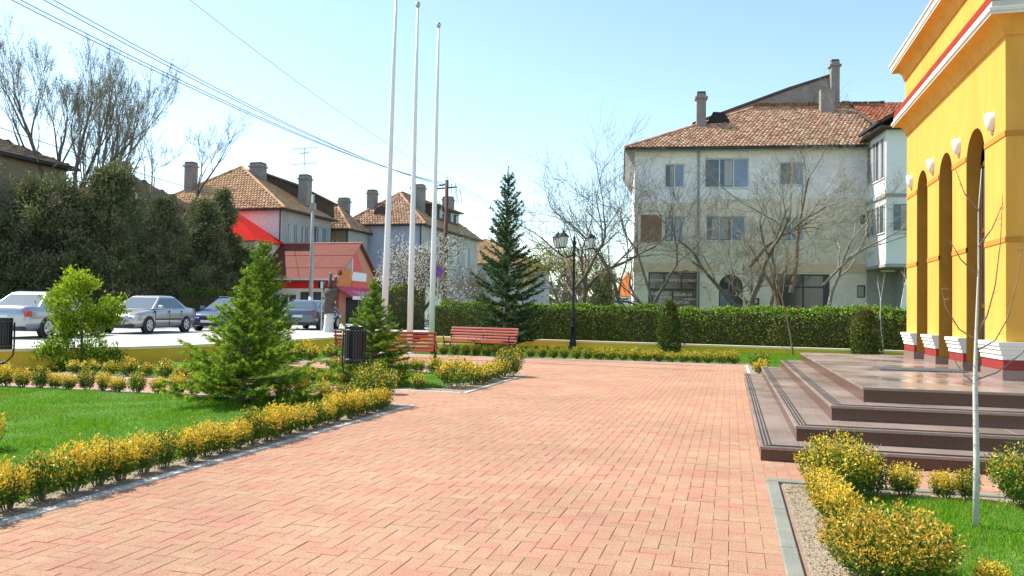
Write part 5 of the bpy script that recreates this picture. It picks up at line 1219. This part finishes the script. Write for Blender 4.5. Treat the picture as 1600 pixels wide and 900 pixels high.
q = MB(); q.prism([(X0 + .02, EV + .41), (17.98, EV + .41), (14.42, ZE + 2.12)], WY + .02, 1.2); q.build('wing_gable', m_white, ab)
q = MB(); q.box(-OV - .02, WX - .3, -OV - .10, -OV - .01, ZE - .16, ZE - .04); q.box(X0 - .58, X0 - .47, WY - .6, -OV - .02, ZE + .36, ZE + .50); q.build('gutter', m_plastic, ab)
q = MB(); q.box(-OV, X0, -OV, .02, EV - .02, EV + .0); q.prism([(-OV, EV), (.0, EV - .9), (0.0, EV)], .0, 10); q.build('soffit', m_wallg, ab)
q = MB(); q.box(X0 - .45, 18, WY - .5, 0, EV + .302, EV + .40); q.build('wing_soffit', m_under, ab)
ridge_caps(ab, (6.8, RY, RZ), e0, m_tile); ridge_caps(ab, (6.8, RY, RZ), (12.3, RY, RZ), m_tile)
q = MB(); q.prism([(3.5, 11.6), (11.3, 12.6), (11.3, 15.03), (8.9, 14.25), (3.57, 12.33)], 5.2, 5.5); q.build('firewall', m_chim, ab)
q = MB(); q.prism([(3.45, 12.32), (8.9, 14.27), (11.3, 15.05), (11.3, 15.16), (8.85, 14.40), (3.40, 12.42)], 5.1, 5.6); q.build('firewall_coping', m_under, ab)
chimney(ab, 11.33, 5.0, 12.5, 15.75, .46, .5); chimney(ab, 3.62, 2.4, 11.0, 13.35, .5, .5); chimney(ab, 10.75, 4.3, 12.0, 13.95, .75, .5, cap=False); chimney(ab, 11.95, 5.2, 12.8, 13.5, .4, .4, cap=False)
q = MB(); q.prism([(3.95, 11.75), (5.2, 11.85), (4.9, 12.35), (4.3, 12.4)], 2.55, 3.9); q.build('roof_hatch', m_dark, ab)

# ---- houses along the street: long blocks with hip roofs, near end towards us
def house(name, label, corner, w, L, zg, ze, zr, wallend, wallside, tilem, ends=(), sides=(), chims=(), hip=3.2, rz=0.0, dorm=None, ov=.45, zbase=0.0, lower=None):
    """local: x from -w to 0 (street side at x=0), y from 0 (near end) to L"""
    t = thing(name, label, 'building', (corner[0], corner[1], zg), rz)
    q = MB(); facade(q, -w, 0, zbase, ze, ends); q.quad((-w, L, 0), (-w, 0, 0), (-w, 0, ze), (-w, L, ze)); q.quad((0, L, 0), (-w, L, 0), (-w, L, ze), (0, L, ze)); q.build('end_wall', wallend, t)
    Ms = Matrix.Rotation(pi / 2, 4, 'Z'); q = MB(M=Ms); facade(q, 0, L, zbase, ze, sides); q.build('street_wall', wallside, t)
    if lower:
        q = MB(); q.box(-w - .02, .02, -.02, L, 0, lower[0]); q.build('lower_wall', lower[1], t)
    for o in ends: window(t, I4, *o)
    for o in sides: window(t, Ms, *o, n=3 if o[1] - o[0] > 1.5 else 2)
    a, b, c, d = (-w - ov, -ov, ze), (ov, -ov, ze), (ov, L + ov, ze), (-w - ov, L + ov, ze); r0, r1 = (-w / 2, hip, zr), (-w / 2, L - hip, zr)
    tiles(t, [a, b, r0], tilem, .26, .32, seed=len(label)); tiles(t, [b, c, r1, r0], tilem, .26, .32, seed=len(label) + 1); tiles(t, [c, d, r1], tilem, .4, .5); tiles(t, [d, a, r0, r1], tilem, .4, .5)
    for p, q_ in ((r0, b), (r0, a), (r0, r1)): ridge_caps(t, p, q_, tilem, .12)
    q = MB(); q.box(-w - ov, ov, -ov - .08, -ov + .02, ze - .16, ze - .03); q.box(ov - .02, ov + .08, -ov, L + ov, ze - .16, ze - .03); q.build('gutter', m_plastic, t)
    q = MB(); q.box(-w - ov + .05, ov - .05, -ov + .05, L + ov - .05, ze - .13, ze - .10); q.build('soffit', m_under, t)
    q = MB(); q.tube([(-.12, -.06, 0), (-.12, -.06, ze - .1)], .05, 5); q.build('downpipe', m_plastic, t)
    for cc in chims: chimney(t, *cc)
    if dorm:
        for (y0, y1) in dorm:
            q = MB(); zb_, zt2 = ze + 1.0, ze + 2.35; xf = ov - 1.0 / (zr - ze) * (w / 2 + ov) ; q.box(xf - 2.2, xf, y0, y1, zb_, zt2); dd = q.build('dormer', m_under, t)
            q = MB(); q.box(xf - 2.6, xf + .5, y0 - .3, y1 + .3, zt2 + .002, zt2 + .10); q.build('dormer_roof', m_tiled, dd)
            yy = y0 + .5
            while yy < y1 - .8: q = MB(); q.box(xf + .001, xf + .02, yy, yy + .8, zb_ + .3, zt2 - .25); q.build('dormer_pane', m_pane, dd); yy += 1.6
    return t
h1 = house('tiled_house', 'pinkish white tiled house with four chimneys behind the market hall', (-32.6, 53.3), 12.2, 7.6, .3, 8.6, 12.6, m_wallw, m_wallg, m_tilet, ends=[(-11.2, -10.2, 5.5, 6.9), (-7.2, -6.2, 5.5, 6.9)], sides=[(.9, 2.2, 5.8, 7.6), (2.9, 3.9, 5.8, 7.6), (4.6, 7.2, 5.3, 7.9)],
           chims=((-9.3, 1.6, 9.6, 12.6, .75, .7), (-4.5, 3.6, 10.8, 12.75, 1.1, .8), (-1.0, 5.0, 9.4, 11.9, .8, .8)), hip=3.75)
q = MB(M=Matrix.Translation((-5.4, 4.2, 0)) @ Matrix.Rotation(radians(30), 4, 'Z')); q.prism([(0, 11.6), (6.6, 8.7), (6.6, 9.9), (3.5, 11.3), (0, 12.4)], -.2, .2); q.build('firewall', m_under, h1)
q = MB(M=Matrix.Translation((-5.4, 4.2, 0)) @ Matrix.Rotation(radians(30), 4, 'Z')); q.prism([(-.1, 12.41), (3.5, 11.31), (6.9, 9.75), (6.9, 9.88), (3.5, 11.44), (-.1, 12.54)], -.45, .45); q.build('firewall_coping', m_tiled, h1)
q = MB(); q.tube([(-2.0, 6.5, 9.3), (-2.0, 6.5, 14.6)], .025, 4)
for z, l in ((14.5, 1.3), (14.1, .5), (13.2, 1.2)):
    q.tube([(-2.0 - l, 6.5, z), (-2.0 + l, 6.5, z + .1)], .02, 4)
    for s in (-.8, -.4, 0, .4, .8): q.tube([(-2.0 + s * l, 6.1, z + .02), (-2.0 + s * l, 6.9, z + .02)], .014, 3)
q.build('antenna', m_wire, h1)
house('house_annex', 'low sandy annex with tiled roof between the tiled house and the blue-grey house', (-31.3, 61.6), 4.2, 3.7, .3, 7.9, 10.2, m_wally, m_wallg, m_tile, ends=[(-2.9, -2.0, 5.4, 7.0), (-1.5, -.7, 5.4, 7.0)], chims=((-2.0, 3.0, 8.6, 10.9, .9, .7),), hip=1.8, ov=.3)
h2 = house('blue_grey_house', 'blue-grey rendered house with orange tiled roof behind the flagpoles', (-26.3, 65.8), 7.2, 16, .3, 8.7, 12.0, m_wallbl, m_wallg, m_tile, ends=[(-6.3, -5.7, 6.4, 7.2)], sides=[(1.6, 2.8, 5.6, 7.4), (4.4, 5.8, 5.6, 7.6), (8, 10, 5.6, 7.6), (12, 13.4, 5.6, 7.6), (2, 3.2, 2.4, 4.2), (8, 9.5, 2.4, 4.2)],
      chims=((-5.6, 1.6, 9.6, 12.0, .8, .7), (-1.9, 3.6, 10.2, 12.7, 1.2, .8), (-1.6, 11, 10.4, 12.6, 1.0, .9)), dorm=((4.2, 12.0),), lower=(4.6, m_wallg))
q = MB(); q.prism([(-5.0, 9.75), (-3.3, 9.75), (-3.6, 10.3), (-4.2, 10.45), (-4.7, 10.3)], .55, 2.6); q.build('eyebrow_dormer', m_under, h2)
house('far_house', 'far tan-roofed house glimpsed behind the tall spruce', (-27.0, 104.5), 13.0, 16, .3, 7.6, 11.2, m_wallg, m_wallg, m_tilet, ends=[(-10.8, -9.4, 4.2, 6.2), (-6, -4.6, 4.2, 6.2)], chims=((-10.6, 1.4, 8.2, 11.4, 1.4, 1.2), (-3.2, 2.5, 9, 12.0, 1.4, 1.2)))
house('old_brown_house', 'sandy house with old brown roof and chimney behind the tall green tree', (-36.5, 15.0), 10.0, 22, .3, 8.9, 11.2, m_wally, m_wally, m_tiled, sides=[(3, 4.4, 3.6, 5.2), (7, 8.4, 3.6, 5.2), (11, 12.4, 3.6, 5.2), (15, 16.4, 3.6, 5.2), (19, 20.4, 3.6, 5.2)], chims=((-5, 17, 9.9, 12.0, 1, 1),))
house('brown_roofed_house', 'low house with weathered brown roof and one stout chimney behind the evergreens', (-37.6, 43.9), 6.5, 6, .3, 8.0, 10.3, m_wally, m_wally, m_tiled, chims=((-3.2, 2.0, 8.9, 10.9, 1.2, .9),), hip=2.9)

# ---- market hall with red sheet roof and shop front
mh = thing('market_hall', 'low market hall with faded red sheet roof, red signs and a pink awning', 'building', (-26.2, 49.9, ZT))
hx_, hy, ez, rz_ = 6.0, 6.4, 3.35, 5.95
q = MB(); q.quad((-hx_, 0, 0), (0, 0, 0), (0, 0, ez), (-hx_, 0, ez)); q.quad((0, hy, 0), (-hx_, hy, 0), (-hx_, hy, ez), (0, hy, ez)); q.quad((-hx_, hy, 0), (-hx_, 0, 0), (-hx_, 0, ez), (-hx_, hy, ez)); q.build('wall', m_wallc, mh)
q = MB(); q.add([(0, 0, 0), (0, hy, 0), (0, hy, ez), (0, hy / 2, rz_), (0, 0, ez)], [(0, 1, 2, 3, 4)]); q.build('gable_wall', m_salmon, mh)
ov = .35; sl2 = (rz_ - ez) / (hy / 2)
for sgn, y0 in ((1, 0), (-1, hy)):                                       # six overlapping sheets a side
    for j in range(3):
        for i in range(4):
            xa, xb = -hx_ - .2 + i * (hx_ + .5) / 4, -hx_ - .2 + (i + 1) * (hx_ + .5) / 4
            ya_, yb_ = -ov + j * (hy / 2 + ov) / 3 - .04, -ov + (j + 1) * (hy / 2 + ov) / 3
            za, zb_ = ez + ya_ * sl2 + .05, ez + yb_ * sl2 + .02
            q = MB(); q.slab([(xa + .01, y0 + sgn * ya_, za), (xb + .01, y0 + sgn * ya_, za), (xb + .01, y0 + sgn * yb_, zb_), (xa + .01, y0 + sgn * yb_, zb_)] , .03); q.build('roof_sheet', m_sheetred, mh)
q = MB(); q.tube([(-hx_ - .25, hy / 2, rz_ + .03), (.32, hy / 2, rz_ + .03)], .07, 6); q.build('ridge_cap', m_salmon, mh)
q = MB(); q.box(-hx_, -.02, -.06, -.002, 2.55, 3.05); q.build('red_fascia', m_redsign, mh)
q = MB(); q.box(-hx_ - .1, .2, -.42, -.36, 3.12, 3.24); q.build('gutter', m_frame, mh)
for a, b, m, nm in ((-4.9, -3.0, m_frame, 'door'), (-2.7, -1.0, m_framed, 'shop_window')):
    f = MB(); f.box(a, b, -.05, -.003, .05 if nm == 'door' else .5, 2.3); fo = f.build(nm, m, mh)
    for i in range(3): p = MB(); w = (b - a) / 3; p.box(a + w * i + .09, a + w * (i + 1) - .05, -.06, -.051, .35 if nm == 'door' else .6, 2.1); p.build('pane', m_pane, fo)
Mg = Matrix.Rotation(pi / 2, 4, 'Z')                                     # facade coords on the gable: x runs away from us
def gbox(name, m, x0, x1, z0, z1, y0=-.05, y1=-.004): q = MB(M=Mg); q.box(x0, x1, y0, y1, z0, z1); return q.build(name, m, mh)
q = MB(M=Mg); q.add([(.98, -.03, 4.0), (2.2, -.03, 4.0), (2.2, -.03, 4.98), (2.12, -.03, 4.98)], [(0, 1, 2, 3)]); q.build('gable_window', m_pane, mh)
gbox('gable_post', m_frame, 2.25, 2.37, 3.6, 5.05)
q = MB(M=Mg); q.add([(2.42, -.03, 3.95), (4.1, -.03, 3.95), (2.9, -.03, 5.4), (2.42, -.03, 5.4)], [(0, 1, 2, 3)]); q.build('red_gable_panel', m_redsign, mh)
gbox('orange_board', m_orange, .15, 2.2, 2.75, 3.9); gbox('white_sign', m_letter, 2.3, 4.6, 3.2, 3.82); gbox('red_sign', m_redsign, 2.3, 5.2, 2.55, 3.15)
q = MB(M=Mg); q.slab([(-.1, -1.3, 2.05), (5.2, -1.3, 2.05), (5.2, -.02, 2.72), (-.1, -.02, 2.72)], .03); aw = q.build('awning', m_pink, mh)
q = MB(M=Mg); q.box(-.1, 5.2, -1.36, -1.31, 1.82, 2.05); q.build('awning_valance', m_frame, aw)
q = MB(M=Mg)
for i, (x, h) in enumerate(((1.3, 1), (1.65, .8), (2.0, 1), (2.4, .8), (2.75, 1), (3.1, .7), (3.4, 1))):  # illegible white letter shapes on the awning
    y0, y1 = -1.15, -1.15 + .55 * h; zf = lambda y: 2.05 + (y + 1.3) * (.67 / 1.28) + .012
    for a, b in ((x, x + .07), (x + .17, x + .24)): q.quad((a, y0, zf(y0)), (b, y0, zf(y0)), (b, y1, zf(y1)), (a, y1, zf(y1)))
    q.quad((x + .07, y1 - .12, zf(y1 - .12)), (x + .17, y1 - .12, zf(y1 - .12)), (x + .17, y1, zf(y1)), (x + .07, y1, zf(y1)))
tag(q.build('lettering', m_letter, aw), kind='stuff')
gbox('doorway', m_dark, 1.5, 3.3, .02, 2.0); gbox('shop_window', m_pane, 3.6, 5.6, .6, 1.9); gbox('corner_post', m_redp, -.0, .35, .02, 2.6)
rb = thing('red_roofed_hall', 'hall with a bright red hip roof glimpsed between the evergreens and the market hall', 'building', (-32.5, 49.7, ZT))
q = MB(); q.box(-9, 0, 0, 3.2, 0, 5.9); q.build('wall', m_wallc, rb)
for pl in ([(-9.4, -.3, 5.9), (.35, -.3, 5.9), (-3.2, 1.6, 8.5), (-6.5, 1.6, 8.5)], [(.35, -.3, 5.9), (.35, 3.5, 5.9), (-3.2, 1.6, 8.5)], [(-9.4, 3.5, 5.9), (-9.4, -.3, 5.9), (-6.5, 1.6, 8.5)], [(.35, 3.5, 5.9), (-9.4, 3.5, 5.9), (-6.5, 1.6, 8.5), (-3.2, 1.6, 8.5)]):
    q = MB(); q.slab(pl, .05); q.build('roof', m_brightred, rb)
t = thing('waste_bin', 'small bright red bin standing by the market hall door', 'bin', (-27.3, 47.6, ZT))
q = MB(); q.lathe([(.22, 0), (.26, .1), (.28, .9), (.30, .92), (.30, .98)], 12); q.build('drum', m_redsign, t, True); q = MB(); q.lathe([(.31, .981), (.28, 1.1), (.12, 1.2), (.02, 1.22)], 12); q.build('lid', m_redsign, t, True)
t = thing('kiosk', 'small white kiosk with a pointed orange roof left of the apartment block', 'kiosk', (-6.3, 50.4, ZT), radians(10))
q = MB()
for x in (-.75, .75):
    for y in (0, 1.4): q.box(x - .04, x + .04, y - .04, y + .04, 0, 2.2)
q.box(-.75, .75, -.03, .03, 2.12, 2.22); q.build('frame', m_frame, t)
q = MB(); q.box(-.70, .70, .05, .08, .05, 2.0); q.build('panel', m_poster, t)
q = MB(); q.add([(-.9, -.15, 2.24), (.9, -.15, 2.24), (.9, 1.55, 2.24), (-.9, 1.55, 2.24), (.1, .7, 3.9)], [(0, 1, 4), (1, 2, 4), (2, 3, 4), (3, 0, 4), (3, 2, 1, 0)]); q.build('roof', m_orange, t)
t = thing('leaning_board', 'pale board leaning behind the hedge under the balcony passage', 'board', (6.9, 38.2, ZT), radians(10))
q = MB(M=Matrix.Rotation(radians(9), 4, 'Y')); q.prism([(0, 0), (.55, 0), (.52, 2.9), (.40, 3.1), (.12, 3.05), (.02, 2.7)], -.02, .02); q.build('panel', m_white, t)
q = MB(M=Matrix.Rotation(radians(9), 4, 'Y')); q.box(.1, .45, -.05, -.021, .3, .36); q.build('batten', m_wallo, t)

# far tree belt on the horizon
g_ = np.random.default_rng(99); n = 14000
x = g_.uniform(-170, 120, n); y = 135 + g_.uniform(0, 45, n); hmax = 5.0 + 2.2 * np.sin(x * .11) + 1.5 * np.sin(x * .37 + 1)
P = np.stack([x, y, g_.uniform(0, 1, n) ** .8 * np.maximum(hmax, 2)], 1)
tag(npmesh('far_trees', leafquads(P, g_.normal(size=P.shape), 1.7, .9), 4, m_far), kind='stuff')
